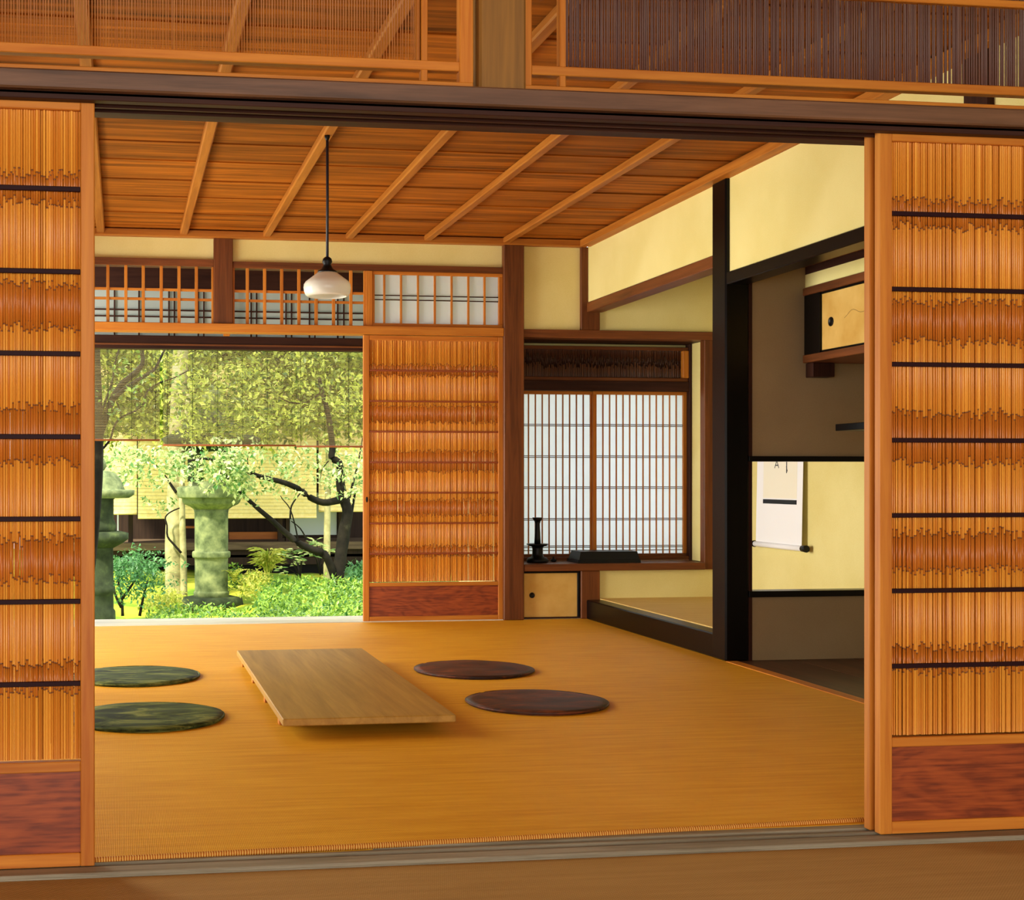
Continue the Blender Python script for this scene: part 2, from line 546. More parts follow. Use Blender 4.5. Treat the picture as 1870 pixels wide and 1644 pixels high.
# ---- front wall: nageshi beam, head track, short post, upper wall
wf = empty('wall_front', (1.0, 3.15, 0), 'timber front partition above the open sliding doors', 'wall', kind='structure')
box('cross_beam', -4.0, 5.0, 3.095, 3.28, 1.783, 1.828, 'nageshi', wf, 0.004)
for y0, y1 in ((3.118, 3.146), (3.176, 3.188), (3.218, 3.270)):
    box('head_track_ridge', -4.0, 5.0, y0, y1, 1.766, 1.784, 'dark_x', wf, 0.0015)
box('head_track', -4.0, 5.0, 3.118, 3.27, 1.776, 1.790, 'dark_x', wf, 0.0015)
box('short_post', 0.850, 0.966, 3.13, 3.25, 1.826, 2.55, 'post_old', wf, 0.006)
box('upper_rail', -4.0, 5.0, 3.13, 3.25, 2.36, 2.42, 'beam_x', wf)
box('plaster_strip', -4.0, 5.0, 3.16, 3.22, 2.42, 2.60, 'plaster', wf, 0)

def transom_front(name, x0, x1, xin, label, reed_left):
    """Reed transom: outer frame, one inner mullion, low bar, reeds beyond the mullion."""
    w = empty(name, ((x0 + x1) / 2, 3.16, 1.83), label, 'transom', kind='structure')
    y0, y1 = 3.148, 3.18
    zt = 2.36
    box('rail', x0, x1, y0, y1, 1.829, 1.852, 'frame_x', w)
    box('rail', x0, x1, y0, y1, zt - 0.03, zt, 'frame_x', w)
    box('stile', x0, x0 + (0.02 if not reed_left else 0.03), y0, y1, 1.85, zt - 0.03, 'frame_z', w)
    box('stile', x1 - (0.034 if reed_left else 0.03), x1, y0, y1, 1.85, zt - 0.03, 'frame_z', w)
    box('low_bar', x0 + 0.02, x1 - 0.03, y0 + 0.004, y1, 1.879, 1.902, 'frame_x', w)
    box('high_bar', x0 + 0.02, x1 - 0.03, y0 + 0.004, y1, 2.104, 2.122, 'frame_x', w)
    a, b = (xin - 0.008, xin + 0.008)
    box('mullion', a, b, y0 + 0.006, y1, 1.852, zt - 0.03, 'frame_z', w)
    if reed_left:
        box('reed_stile', a - 0.012, a - 0.002, y0 + 0.01, y1, 1.902, zt - 0.03, 'batten_z', w)
        rx0, rx1 = x0 + 0.03, a - 0.012
    else:
        rx0, rx1 = b, x1 - 0.03
    r = reeds(rx0, rx1, 3.168, 1.902, zt - 0.03, *((0.0066, 0.0016) if reed_left else (0.0056, 0.0027)), [2.2], 0.03)
    r.build('reed_screen', 'reed_transom' if reed_left else 'reed_old', w, kind='stuff')
    return w
transom_front('window_1', -1.02, 0.840, 0.721, 'reed transom over the opening, ending beside the short post with a black gap', True)
transom_front('window_2', 0.966, 2.86, 1.066, 'dark reed transom adjoining the short post, above the scroll-side door', False)

# ---- sliding reed doors
def make_door(name, x0, x1, y, label, bar='crossbar', z1=1.779, pull=None, bar_z=None, stile=0.032):
    d = empty(name, ((x0 + x1) / 2, y, 0), label, 'door', kind='structure')
    y0, y1 = y, y + 0.028
    box('stile', x0, x0 + stile, y0, y1, 0.0, z1, 'frame_z', d)
    box('stile', x1 - stile, x1, y0, y1, 0.0, z1, 'frame_z', d)
    a, b = x0 + stile, x1 - stile
    box('rail', a, b, y0 + 0.001, y1 - 0.001, z1 - 0.030, z1, 'frame_x', d)
    box('rail', a, b, y0 + 0.001, y1 - 0.001, 0.219, 0.243, 'frame_x', d)
    box('rail', a, b, y0 + 0.001, y1 - 0.001, 0.0, 0.031, 'frame_x', d)
    box('panel', a, b, y0 + 0.011, y1 - 0.009, 0.031, 0.219, 'panel', d, 0)
    for z in DOOR_BARS:
        box('crossbar', a, b, y0 + 0.003, y0 + 0.010, z - 0.0058, z + 0.0058, bar, d, 0.0012)
    reeds(a, b, y + 0.0145, 0.243, z1 - 0.030, 0.0057, 0.0029, DOOR_BANDS, 0.012, 2).build('reed_screen', 'reed', d, kind='stuff')
    if pull is not None:
        px_, pz_ = pull
        m = MB()
        m.lathe([(0.0001, -0.002), (0.008, -0.002), (0.009, 0.0), (0.007, 0.001), (0.0001, 0.0005)], (0, 0, 0), 20, 0.8, 2.0)
        m.v = [(px_ + x, y0 - z, pz_ + yy) for x, yy, z in m.v]
        m.build('finger_pull', 'metal', d)
    return d
make_door('door_1', -0.965, -0.062, YF, 'reed sliding door cut off by the picture edge, beside the garden view')
make_door('door_2', 1.892, 2.80, YF, 'reed sliding door in front, right of the opening, with reddish low panel')
make_door('door_3', 1.888, 2.79, YF + 0.042, 'reed sliding door slid behind the front one, only its edge showing')
make_door('door_4', 1.491, 2.392, YB, 'small looking reed sliding door at the far end beside the garden', 'crossbar_brown', 1.786, (1.512, 0.762), stile=0.036)

# ---- main room ceiling
ce = empty('ceiling', (1.1, 5.7, 2.42), 'cedar board ceiling with parallel battens', 'ceiling', kind='structure')
ys = [3.24, 3.66, 4.06, 4.48, 4.90, 5.31, 5.70, 6.085, 6.44, 6.86, 7.27, 7.72, 8.12, 8.36]
for a, b in zip(ys[:-1], ys[1:]):
    box('ceiling_board', XL, XR + 0.05, a - 0.012, b + 0.004, 2.412, 2.420, 'board', ce, 0.001, rot=(0.016, 0, 0))
for x in (-0.645, -0.125, 0.375, 0.882, 1.395, 1.890, 2.398):
    box('ceiling_batten', x - 0.024, x + 0.024, 3.24, YB - 0.03, 2.374, 2.410, 'batten_y', ce, 0.006)
box('cornice', XL, XR, YB - 0.045, YB + 0.02, 2.364, 2.405, 'batten_x', ce, 0.003)
box('cornice', XR - 0.055, XR + 0.02, 3.24, YB - 0.045, 2.362, 2.405, 'batten_y', ce, 0.003)
box('cornice', XL, XL + 0.05, 3.24, YB - 0.045, 2.364, 2.405, 'batten_y', ce, 0.003)
box('cornice', XL, XR, 3.24, 3.29, 2.364, 2.405, 'batten_x', ce, 0.003)

cf = MB(); cf.quad_box(-4.0, 5.0, -3.2, 3.25, 2.55, 2.60)
props(cf.build('ceiling_front', 'board', kind='structure'), 'plain board ceiling of the near room', 'ceiling')
rf = MB(); rf.quad_box(-4.2, 6.0, -4.0, 8.8, 2.75, 2.85)  # unseen slab added above the rooms to block sun and sky
rf.quad_box(-4.2, 6.0, 8.8, 9.9, 2.75, 2.85)
props(rf.build('roof', 'far_wall', kind='structure'), 'added roof slab and eave keeping sun and sky off the house', 'roof')
wl_ = empty('wall_front_left', (-4.0, 0, 0), 'cream side wall of the near room beyond the reed doors', 'wall', kind='structure')
box('plaster', -4.08, -4.0, -1.0, 3.2, 0, 2.6, 'plaster', wl_, 0)
wr_ = empty('wall_front_right', (5.0, 0, 0), 'cream side wall of the near room opposite', 'wall', kind='structure')
box('plaster', 5.0, 5.08, -3.2, 3.2, 0, 2.6, 'plaster', wr_, 0)

# ---- left side of the main room: posts and a high wall over an open veranda
wl = empty('wall_left', (XL, 5.7, 0), 'open side of the main room with posts and a high plaster band', 'wall', kind='structure')
for y in (3.25, 5.72, 8.20):
    box('post', XL - 0.12, XL, y - 0.06, y + 0.06, 0, 2.42, 'beam_z', wl, 0.004)
box('lintel', XL - 0.10, XL - 0.02, 3.31, 8.14, 1.79, 1.85, 'beam_y', wl)
box('plaster', XL - 0.08, XL - 0.03, 3.31, 8.14, 1.85, 2.42, 'plaster', wl, 0)

# ---- far wall
wb = empty('wall_back', (1.2, YB, 0), 'far wall of posts, lintel and cream plaster bands', 'wall', kind='structure')
Yp0, Yp1 = YB + 0.018, YB + 0.07
box('plaster', XL, 0.560, Yp0, Yp1, 2.230, 2.40, 'plaster', wb, 0)
box('plaster', 0.674, 2.385, Yp0, Yp1, 2.220, 2.40, 'plaster', wb, 0)
box('plaster', 2.513, 2.90, Yp0, Yp1, 1.84, 2.40, 'plaster', wb, 0)
box('rail', XL, 0.558, YB - 0.004, YB + 0.09, 2.190, 2.234, 'beam_x', wb)
box('rail', 0.676, 2.383, YB - 0.004, YB + 0.09, 2.186, 2.226, 'beam_x', wb)
box('lintel', XL, 2.383, YB - 0.03, YB + 0.09, 1.789, 1.841, 'frame_x', wb, 0.003)
box('post', 0.558, 0.676, YB - 0.012, YB + 0.1, 1.841, 2.366, 'beam_z', wb, 0.004)
box('post', 2.383, 2.515, YB - 0.03, YB + 0.1, 0, 2.366, 'beam_z', wb, 0.005)
box('corner_post', 2.895, 3.02, YB - 0.010, YB + 0.1, 0, 0.306, 'beam_z', wb, 0.004)
box('corner_post', 2.895, 3.02, YB - 0.010, YB + 0.1, 1.838, 2.366, 'beam_z', wb, 0.004)
box('sill', XL, 2.383, YB - 0.02, YB + 0.13, -0.05, 0.004, 'deck', wb, 0.002)
box('mid_stile', 1.505, 1.547, YB - 0.006, YB + 0.03, 1.841, 2.186, 'frame_z', wb)

def grille(name, x0, x1, bars, label):
    w = empty(name, ((x0 + x1) / 2, YB, 1.84), label, 'transom', kind='structure')
    y0 = YB + 0.004
    for x in bars:
        box('grille_bar', x - 0.0095, x + 0.0095, y0, y0 + 0.02, 1.841, 2.190, 'frame_z', w, 0.0015)
    for z in (2.046, 1.988):
        box('grille_rail', x0, x1, y0 + 0.005, y0 + 0.018, z - 0.008, z + 0.008, 'frame_x', w, 0.0015)
    box('edge_bar', x0, x0 + 0.012, y0, y0 + 0.02, 1.841, 2.190, 'frame_z', w, 0.0015)
    box('edge_bar', x1 - 0.012, x1, y0, y0 + 0.02, 1.841, 2.190, 'frame_z', w, 0.0015)
grille('window_3', XL, 0.558, [-0.618, -0.511, -0.404, -0.297, -0.190, -0.082, 0.026, 0.131, 0.240, 0.348, 0.454], 'open wooden grille transom next to the reed door edge, above garden tree')
grille('window_4', 0.676, 1.505, [0.767, 0.874, 0.980, 1.087, 1.195, 1.304, 1.413], 'open wooden grille transom behind the hanging lamp')
w5 = empty('window_5', (1.965, YB, 1.84), 'white paper transom with upright bars above the far reed door', 'window', kind='structure')
box('frame_rail', 1.547, 2.383, YB, YB + 0.024, 2.166, 2.186, 'frame_x', w5)
box('frame_rail', 1.547, 2.383, YB, YB + 0.024, 1.841, 1.862, 'frame_x', w5)
box('frame_stile', 1.547, 1.562, YB, YB + 0.024, 1.862, 2.166, 'frame_z', w5)
box('frame_stile', 2.358, 2.383, YB, YB + 0.024, 1.862, 2.166, 'frame_z', w5)
for x in (1.624, 1.731, 1.839, 1.947, 2.055, 2.163, 2.268):
    box('lattice_bar', x - 0.006, x + 0.006, YB + 0.004, YB + 0.02, 1.862, 2.166, 'frame_z', w5, 0.001)
for z in (2.037, 2.010):
    box('lattice_bar', 1.562, 2.358, YB + 0.008, YB + 0.018, z - 0.003, z + 0.003, 'dark_x', w5, 0.0008)
pp = MB(); pp.quad_box(1.55, 2.38, YB + 0.0205, YB + 0.0215, 1.85, 2.18)
pp.build('paper', 'paper', w5)

# ---- bay with writing shelf and paper window (spans room corner and alcove)
YS = 8.52
wy = empty('wall_bay', (3.15, YB, 0), 'shallow bay behind the writing shelf with plaster and beams', 'wall', kind='structure')
box('lintel', 2.513, 3.787, YB - 0.012, YB + 0.10, 1.786, 1.838, 'beam_x', wy, 0.003)
box('soffit', 2.49, 3.79, YB + 0.10, YS + 0.06, 1.786, 1.80, 'dark_x', wy, 0)
box('post', 3.722, 3.790, YB - 0.008, YB + 0.06, 0.306, 1.786, 'beam_z', wy, 0.003)
box('side_plaster', 3.752, 3.80, YB + 0.06, YS, 0.351, 1.79, 'plaster', wy, 0)
box('side_plaster', 2.44, 2.50, YB + 0.08, YS, 0.351, 1.79, 'plaster', wy, 0)
box('end_plaster', 3.018, 3.95, YB + 0.01, YB + 0.07, 0.10, 0.306, 'plaster', wy, 0)
box('end_plaster', 3.018, 3.95, YB + 0.01, YB + 0.07, 1.836, 2.42, 'plaster', wy, 0)
box('end_plaster', 3.79, 3.95, YB + 0.01, YB + 0.07, 0.306, 1.836, 'plaster', wy, 0)
box('bay_stile', 3.735, 3.760, YS - 0.05, YS + 0.02, 0.351, 1.786, 'dark_z', wy, 0.002)
box('transom_rail', 2.49, 3.735, YS - 0.045, YS + 0.03, 1.470, 1.535, 'dark_x', wy, 0.003)
box('transom_rail', 2.49, 3.735, YS - 0.03, YS + 0.03, 1.535, 1.560, 'beam_x', wy, 0.003)
box('transom_rail', 2.49, 3.735, YS - 0.03, YS + 0.03, 1.742, 1.765, 'beam_x', wy, 0.003)
box('transom_stile', 3.695, 3.735, YS - 0.04, YS + 0.03, 1.560, 1.742, 'frame_z', wy, 0.003)
reeds(2.50, 3.695, YS, 1.56, 1.742, 0.0085, 0.0038, [1.69, 1.64], 0.02).build('reed_screen', 'reed_dark', wy, kind='stuff')
box('backing_board', 2.49, 3.735, YS + 0.012, YS + 0.02, 1.535, 1.765, 'dark_x', wy, 0)
box('window_sill_rail', 2.49, 3.735, YS - 0.04, YS + 0.03, 0.351, 0.376, 'beam_x', wy, 0.002)
box('outer_plaster', 2.40, 4.0, YS + 0.05, YS + 0.10, -0.3, 0.36, 'plaster', wy, 0)
box('outer_plaster', 2.40, 4.0, YS + 0.05, YS + 0.10, 1.50, 2.42, 'plaster', wy, 0)
box('outer_plaster', 3.74, 4.0, YS + 0.05, YS + 0.10, 0.3, 1.55, 'plaster', wy, 0)
box('outer_plaster', 2.36, 2.44, YB + 0.10, YS + 0.10, -0.3, 2.75, 'plaster', wy, 0)
box('upper_boarding', XL, 2.36, YB + 0.07, YB + 0.10, 2.40, 2.75, 'dark_x', wb, 0)

def shoji(name, x0, x1, y, n, label, bar_mat, first_stile):
    w = empty(name, ((x0 + x1) / 2, y, 0.376), label, 'window', kind='structure')
    z0, z1 = 0.376, 1.470
    box('frame_rail', x0, x1, y, y + 0.022, z1 - 0.022, z1, 'frame_x', w, 0.0015)
    box('frame_rail', x0, x1, y, y + 0.022, z0, z0 + 0.018, 'beam_x', w, 0.0015)
    box('frame_stile', x0, x0 + 0.024, y, y + 0.022, z0 + 0.018, z1 - 0.022, 'frame_z', w, 0.0015)
    box('frame_stile', x1 - 0.024, x1, y, y + 0.022, z0 + 0.018, z1 - 0.022, 'frame_z', w, 0.0015)
    a, b = x0 + 0.024, x1 - 0.024
    for i in range(1, n + 1):
        x = a + (b - a) * i / (n + 1)
        box('lattice_bar', x - 0.0036, x + 0.0036, y + 0.004, y + 0.016, z0 + 0.018, z1 - 0.022, bar_mat, w, 0.0008)
    for z in (1.250, 1.240, 1.042, 1.032, 0.837, 0.827, 0.628, 0.618, 0.447, 0.437, 0.417):
        box('lattice_rail', a, b, y + 0.007, y + 0.016, z - 0.0025, z + 0.0025, 'greytimber', w, 0.0006)
    m = MB(); m.quad_box(x0 + 0.01, x1 - 0.01, y + 0.0185, y + 0.0195, z0 + 0.005, z1 - 0.005)
    m.build('paper', 'paper', w)
shoji('window_6', 2.49, 3.10, YS + 0.022, 11, 'paper lattice window panel behind the black candlestick', 'batten_z', False)
shoji('window_7', 3.085, 3.735, YS - 0.004, 12, 'paper lattice window panel behind the black box, further from the post', 'frame_z', True)

# ---- right wall: lintels, black alcove post, plaster
wr = empty('wall_right', (XR, 5.7, 0), 'cream wall with dark posts over the two alcoves', 'wall', kind='structure')
box('plaster', XR + 0.012, XR + 0.07, 6.30, YB, 2.0, 2.42, 'plaster', wr, 0)
box('plaster', XR + 0.012, XR + 0.07, 4.30, 6.26, 1.895, 2.42, 'plaster', wr, 0)
box('plaster', XR + 0.012, XR + 0.07, 3.25, 4.24, 0.0, 2.42, 'plaster', wr, 0)
box('alcove_lintel', XR - 0.002, XR + 0.10, 6.36, YB - 0.02, 1.949, 2.012, 'beam_y', wr, 0.004)
box('shelf_alcove_lintel', XR - 0.006, XR + 0.10, 4.34, 6.205, 1.842, 1.902, 'black_y', wr, 0.004)
box('alcove_post', XR - 0.010, XR + 0.113, 6.205, 6.358, 0, 2.366, 'black_z', wr, 0.008)
box('near_post', XR - 0.010, XR + 0.10, 4.20, 4.34, 0, 2.366, 'dark_z', wr, 0.006)

# ---- picture alcove (raised)
wa = empty('wall_alcove', (3.5, 7.2, 0), 'inner walls of the raised picture alcove', 'wall', kind='structure')
box('back_plaster', 3.90, 3.98, 6.25, 8.62, 0, 2.42, 'plaster', wa, 0)
box('ceiling_board', XR + 0.07, 3.98, 6.25, YB + 0.02, 2.41, 2.43, 'dark_y', wa, 0)
# partition between the two alcoves, with a low opening through it
box('partition_plaster', 3.043, 3.98, 6.225, 6.29, 1.004, 2.42, 'plaster_grey_shaded', wa, 0)
box('partition_plaster', 3.043, 3.98, 6.225, 6.29, 0.0, 0.311, 'plaster_grey_shaded', wa, 0)
box('opening_head', 3.043, 3.90, 6.205, 6.30, 0.978, 1.004, 'black_x', wa, 0.002)
box('opening_sill', 3.043, 3.90, 6.205, 6.30, 0.312, 0.342, 'black_x', wa, 0.002)
box('opening_jamb', 3.043, 3.064, 6.215, 6.29, 0.0, 1.86, 'dark_z', wa, 0.002)

fa = empty('floor_alcove', (3.45, 7.3, 0), 'raised straw mat floor of the picture alcove behind black sill', 'floor', kind='structure')
m = MB(); m.quad_box(XR + 0.09, 3.92, 6.29, YB + 0.02, 0.0, 0.128)
m.build('alcove_mat', 'tatami', fa)
box('black_sill', XR - 0.004, XR + 0.095, 6.358, YB - 0.022, 0.0, 0.122, 'black_y', fa, 0.006)

fs = empty('floor_shelf_alcove', (3.45, 5.3, 0), 'dark wooden floor of the shelf alcove by the near door', 'floor', kind='structure')
for k in range(3):
    x0 = XR + 0.05 + k * 0.31
    box('floorboard', x0, x0 + 0.307, 4.30, 6.226, -0.05, 0.001, 'alcove_board', fs, 0.001)
box('threshold', XR - 0.01, XR + 0.05, 4.34, 6.205, -0.03, 0.003, 'frame_y', fs, 0.002)

ws = empty('wall_shelf_alcove', (3.5, 5.3, 0), 'inner walls of the shelf alcove', 'wall', kind='structure')
box('back_plaster', 3.90, 3.98, 4.2, 6.25, 0, 2.42, 'plaster_grey_shaded', ws, 0)
box('near_plaster', XR + 0.07, 3.98, 4.22, 4.30, 0, 2.42, 'plaster_grey_shaded', ws, 0)
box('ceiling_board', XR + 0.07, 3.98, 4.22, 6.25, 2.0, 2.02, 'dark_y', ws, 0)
box('ceiling_rail', 3.30, 3.34, 4.30, 6.225, 1.936, 1.968, 'beam_y', ws, 0.002)
box('upper_plaster', 3.345, 3.37, 4.30, 6.225, 1.83, 1.90, 'plaster', ws, 0)
box('upper_shade_strip', 3.345, 3.37, 4.30, 6.225, 1.90, 2.0, 'dark_y', ws, 0)  # dark strip standing in for shade under the alcove ceiling

# ---- veranda
vf = empty('floor_veranda', (1, 8.9, -0.08), 'pale weathered veranda deck beyond the matting', 'floor', kind='structure')
y = 8.352
while y < 9.36:
    box('deck_board', -3.0, 2.36, y, y + 0.124, -0.11, -0.08, 'deck', vf, 0.003)
    y += 0.127
tv = empty('trim_2', (1, 9.25, 1.8), 'dark outer veranda lintel above the hanging blinds', 'lintel', kind='structure')
box('lintel', -3.0, 2.45, 9.20, 9.30, 1.778, 1.868, 'dark_x', tv, 0.004)
box('groove_strip', -3.0, 2.45, 9.19, 9.20, 1.800, 1.812, 'beam_x', tv, 0.001)
box('strut', 0.690, 0.735, 9.16, 9.20, 1.868, 2.20, 'frame_z', tv, 0.003)
box('eave_board', -3.0, 1.75, 9.19, 9.22, 2.185, 2.75, 'dark_x', tv, 0.002)
w8 = empty('window_8', (0.5, 9.25, 1.87), 'grey paper outer transom with thin dark lattice seen through the grille', 'window', kind='structure')
m = MB(); m.quad_box(-3.0, 1.75, 9.262, 9.263, 1.868, 2.2)
m.build('paper', 'paper_old', w8)
xx = [-0.25, -0.21, -0.048, 0.118, 0.322, 0.359, 0.523, 0.561, 0.888, 0.926, 1.131, 1.170, 1.296, 1.334, 1.495, 1.538, 1.70, 1.738]
for x in xx:
    box('lattice_bar', x - 0.005, x + 0.005, 9.245, 9.259, 1.868, 2.185, 'dark_z', w8, 0.001)
for z in (2.047, 2.002):
    box('lattice_rail', -1.0, 1.75, 9.247, 9.257, z - 0.005, z + 0.005, 'dark_x', w8, 0.001)
we = empty('wall_veranda_end', (2.42, 8.9, 0), 'plaster end wall of the veranda behind the far door', 'wall', kind='structure')
box('plaster', 2.38, 2.45, 8.62, 9.32, -0.2, 2.4, 'plaster', we, 0)

# ================================================================== THINGS IN THE ROOM
# ---- low table
tb = empty('low_table', (0.855, 5.5, 0), 'long low plank table between the round cushions', 'table')
box('table_top', 0.548, 1.158, 4.573, 6.422, 0.044, 0.070, 'table', tb, 0.003)
for yy in (4.86, 5.35, 5.86, 6.37):
    box('leg', 0.566, 0.596, yy - 0.022, yy + 0.022, 0.0, 0.044, 'frame_z', tb, 0.002)
    box('leg', 1.110, 1.140, yy - 0.022, yy + 0.022, 0.0, 0.044, 'frame_z', tb, 0.002)
    box('cross_rail', 0.596, 1.110, yy - 0.014, yy + 0.014, 0.022, 0.044, 'frame_x', tb, 0.002)

# ---- round floor cushions
def cushion(x, y, r, label, seed, mat='cushion'):
    random.seed(seed)
    c = empty('floor_cushion', (x, y, 0.0005), label, 'cushion', 'round floor cushions around the low table')
    m = MB()
    n, rings = 48, 9
    ph = [random.uniform(0, 6.28) for _ in range(4)]
    m.v.append((x, y, 0.020)); m.smooth = []
    for k in range(1, rings + 1):
        q = k / rings
        for j in range(n):
            a = 2 * math.pi * j / n
            rr = r * q * (1 + 0.006 * math.sin(3 * a + ph[0]) + 0.004 * math.sin(7 * a + ph[1]))
            z = 0.0205 - 0.008 * q ** 4 + 0.0016 * math.sin(4 * a + ph[2]) * q + 0.0014 * math.sin(9 * q + ph[3])
            m.v.append((x + rr * math.cos(a), y + rr * math.sin(a), z))
    for j in range(n):
        m.f.append((0, 1 + j, 1 + (j + 1) % n)); m.smooth.append(True)
    for k in range(rings - 1):
        for j in range(n):
            a0, a1 = 1 + k * n + j, 1 + k * n + (j + 1) % n
            m.f.append((a0, a0 + n, a1 + n, a1)); m.smooth.append(True)
    e = 1 + (rings - 1) * n
    b = len(m.v)
    for j in range(n):
        vx = m.v[e + j]
        m.v.append((x + (vx[0] - x) * 0.985, y + (vx[1] - y) * 0.985, 0.0006))
    for j in range(n):
        m.f.append((e + j, b + j, b + (j + 1) % n, e + (j + 1) % n)); m.smooth.append(True)
    m.build('cover', mat, c)
    ring = MB()
    pts = [m.v[e + j] for j in range(n)] + [m.v[e]]
    ring.tube([(px_, py_, 0.009) for px_, py_, _ in pts], 0.0042, 6, caps=False)
    ring.build('edge_piping', mat, c)
    return c
cushion(0.062, 6.085, 0.287, 'dark round cushion with olive garden sheen in its colour on the matting, further one near the garden opening', 1, 'cushion_olive_sheen')
cushion(0.092, 5.045, 0.290, 'dark round cushion with olive garden sheen in its colour beside the reed door edge, in front of its pair', 2, 'cushion_olive_sheen')
cushion(1.620, 6.070, 0.276, 'reddish brown round cushion behind the table corner, further from the camera', 3)
cushion(1.635, 5.160, 0.280, 'dark brown round cushion next to the near end of the table', 4)
random.seed(11)

# ---- pendant lamp
lx, ly = 0.878, 5.716
lp = empty('pendant_lamp', (lx, ly, 1.68), 'white milk glass pendant lamp on a dark cord', 'lamp')
m = MB(); m.tube([(lx, ly, 2.376), (lx + 0.001, ly, 2.1), (lx, ly, 1.83)], 0.0062, 8); m.build('cord', 'cord', lp)
m = MB(); m.lathe([(0.0005, 2.376), (0.012, 2.376), (0.012, 2.366), (0.006, 2.352), (0.0005, 2.350)], (lx, ly, 0), 12); m.build('ceiling_hook', 'metal', lp)
m = MB(); m.lathe([(0.0005, 1.852), (0.010, 1.850), (0.019, 1.842), (0.022, 1.828), (0.016, 1.818), (0.020, 1.808), (0.026, 1.798), (0.040, 1.789), (0.043, 1.783), (0.0005, 1.782)], (lx, ly, 0), 24); m.build('socket', 'black', lp)
m = MB()
prof = [(0.036, 1.786), (0.050, 1.776), (0.074, 1.758), (0.093, 1.744), (0.1015, 1.731), (0.1035, 1.716), (0.101, 1.700), (0.096, 1.688), (0.084, 1.679), (0.080, 1.682), (0.092, 1.692), (0.098, 1.715), (0.090, 1.741), (0.048, 1.772), (0.034, 1.782)]
m.lathe(prof, (lx, ly, 0), 16); m.build('shade', 'milk', lp)
m = MB(); m.lathe([(0.0005, 1.700), (0.018, 1.704), (0.026, 1.722), (0.022, 1.742), (0.014, 1.760), (0.014, 1.784), (0.0005, 1.784)], (lx, ly, 0), 16); m.build('bulb', 'milk', lp)

# ---- writing shelf with candlestick, box and dropper
sh = box('writing_shelf', 2.516, 3.721, YB - 0.026, YS - 0.042, 0.306, 0.351, 'beam_x', None, 0.004)
props(sh, 'red-brown writing shelf under the paper lattice window', 'shelf')

cs = empty('candlestick', (2.655, 8.36, 0.351), 'black candlestick with wide drip dish on the writing shelf', 'candlestick')
c0 = (2.655, 8.36, 0.3512)
m = MB(); m.lathe([(0.068, 0.0), (0.070, 0.018), (0.060, 0.030), (0.040, 0.038), (0.034, 0.055), (0.033, 0.085), (0.036, 0.100)], c0, 28); m.build('foot', 'black', cs)
m = MB(); m.lathe([(0.036, 0.100), (0.052, 0.108), (0.071, 0.117), (0.069, 0.121), (0.040, 0.116), (0.021, 0.120)], c0, 28); m.build('drip_dish', 'black', cs)
m = MB(); m.lathe([(0.021, 0.118), (0.019, 0.16), (0.016, 0.22), (0.015, 0.25), (0.020, 0.265)], c0, 20); m.build('stem', 'black', cs)
m = MB(); m.lathe([(0.020, 0.265), (0.030, 0.280), (0.033, 0.290), (0.028, 0.290), (0.012, 0.282), (0.0005, 0.282)], c0, 20); m.build('cup', 'black', cs)

bx_ = empty('lacquer_box', (3.09, 8.35, 0.351), 'long low black lacquer box on the writing shelf', 'box')
m = MB()
def frustum(m, x0, x1, y0, y1, z0, z1, inset):
    b = len(m.v)
    m.v += [(x0, y0, z0), (x1, y0, z0), (x1, y1, z0), (x0, y1, z0), (x0 + inset, y0 + inset, z1), (x1 - inset, y0 + inset, z1), (x1 - inset, y1 - inset, z1), (x0 + inset, y1 - inset, z1)]
    m.f += [(b, b+3, b+2, b+1), (b+4, b+5, b+6, b+7), (b, b+1, b+5, b+4), (b+1, b+2, b+6, b+5), (b+2, b+3, b+7, b+6), (b+3, b, b+4, b+7)]
    m.smooth += [False] * 6
frustum(m, 2.885, 3.305, 8.24, 8.46, 0.3515, 0.372, 0.002); m.build('base', 'black', bx_)
m = MB(); frustum(m, 2.895, 3.300, 8.245, 8.455, 0.373, 0.424, 0.014); m.build('lid', 'black', bx_)
dr = MB(); dr.lathe([(0.012, 0.0), (0.020, 0.006), (0.021, 0.014), (0.012, 0.022), (0.005, 0.026), (0.007, 0.034), (0.0005, 0.037)], (2.775, 8.40, 0.3512), 16)
o = dr.build('water_dropper', 'black', None, (2.775, 8.40, 0.3512))
props(o, 'tiny dark water dropper between candlestick and black box', 'dropper')

def round_pull(name, center, r, axis, parent):
    """A recessed round finger pull: dished disc with a raised rim."""
    m = MB(); m.lathe([(0.0005, 0.002), (r * 0.7, 0.0015), (r * 0.78, 0.004), (r, 0.004), (r, 0.0)], (0, 0, 0), 20)
    if axis == 'y':
        m.v = [(center[0] + x, center[1] - z, center[2] + y) for x, y, z in m.v]
    else:
        m.v = [(center[0] - z, center[1] + x, center[2] + y) for x, y, z in m.v]
    return m.build(name, 'metal', parent)

# ---- small cupboard under the writing shelf
lc = empty('low_cupboard', (2.70, YB, 0), 'small floor cupboard with straw door under the writing shelf', 'cupboard')
box('body', 2.518, 2.893, YB + 0.03, 8.46, 0.002, 0.300, 'dark_x', lc)
box('frame_rail', 2.518, 2.893, YB + 0.004, YB + 0.030, 0.292, 0.304, 'black_x', lc, 0.001)
box('frame_rail', 2.518, 2.893, YB + 0.004, YB + 0.030, 0.002, 0.012, 'dark_x', lc, 0.001)
box('frame_stile', 2.877, 2.893, YB + 0.004, YB + 0.030, 0.012, 0.292, 'black_z', lc, 0.001)
dd = box('door', 2.518, 2.876, YB + 0.012, YB + 0.028, 0.013, 0.291, 'panel_paper', lc, 0.001)
round_pull('finger_pull', (2.578, YB + 0.012, 0.152), 0.018, 'y', dd)

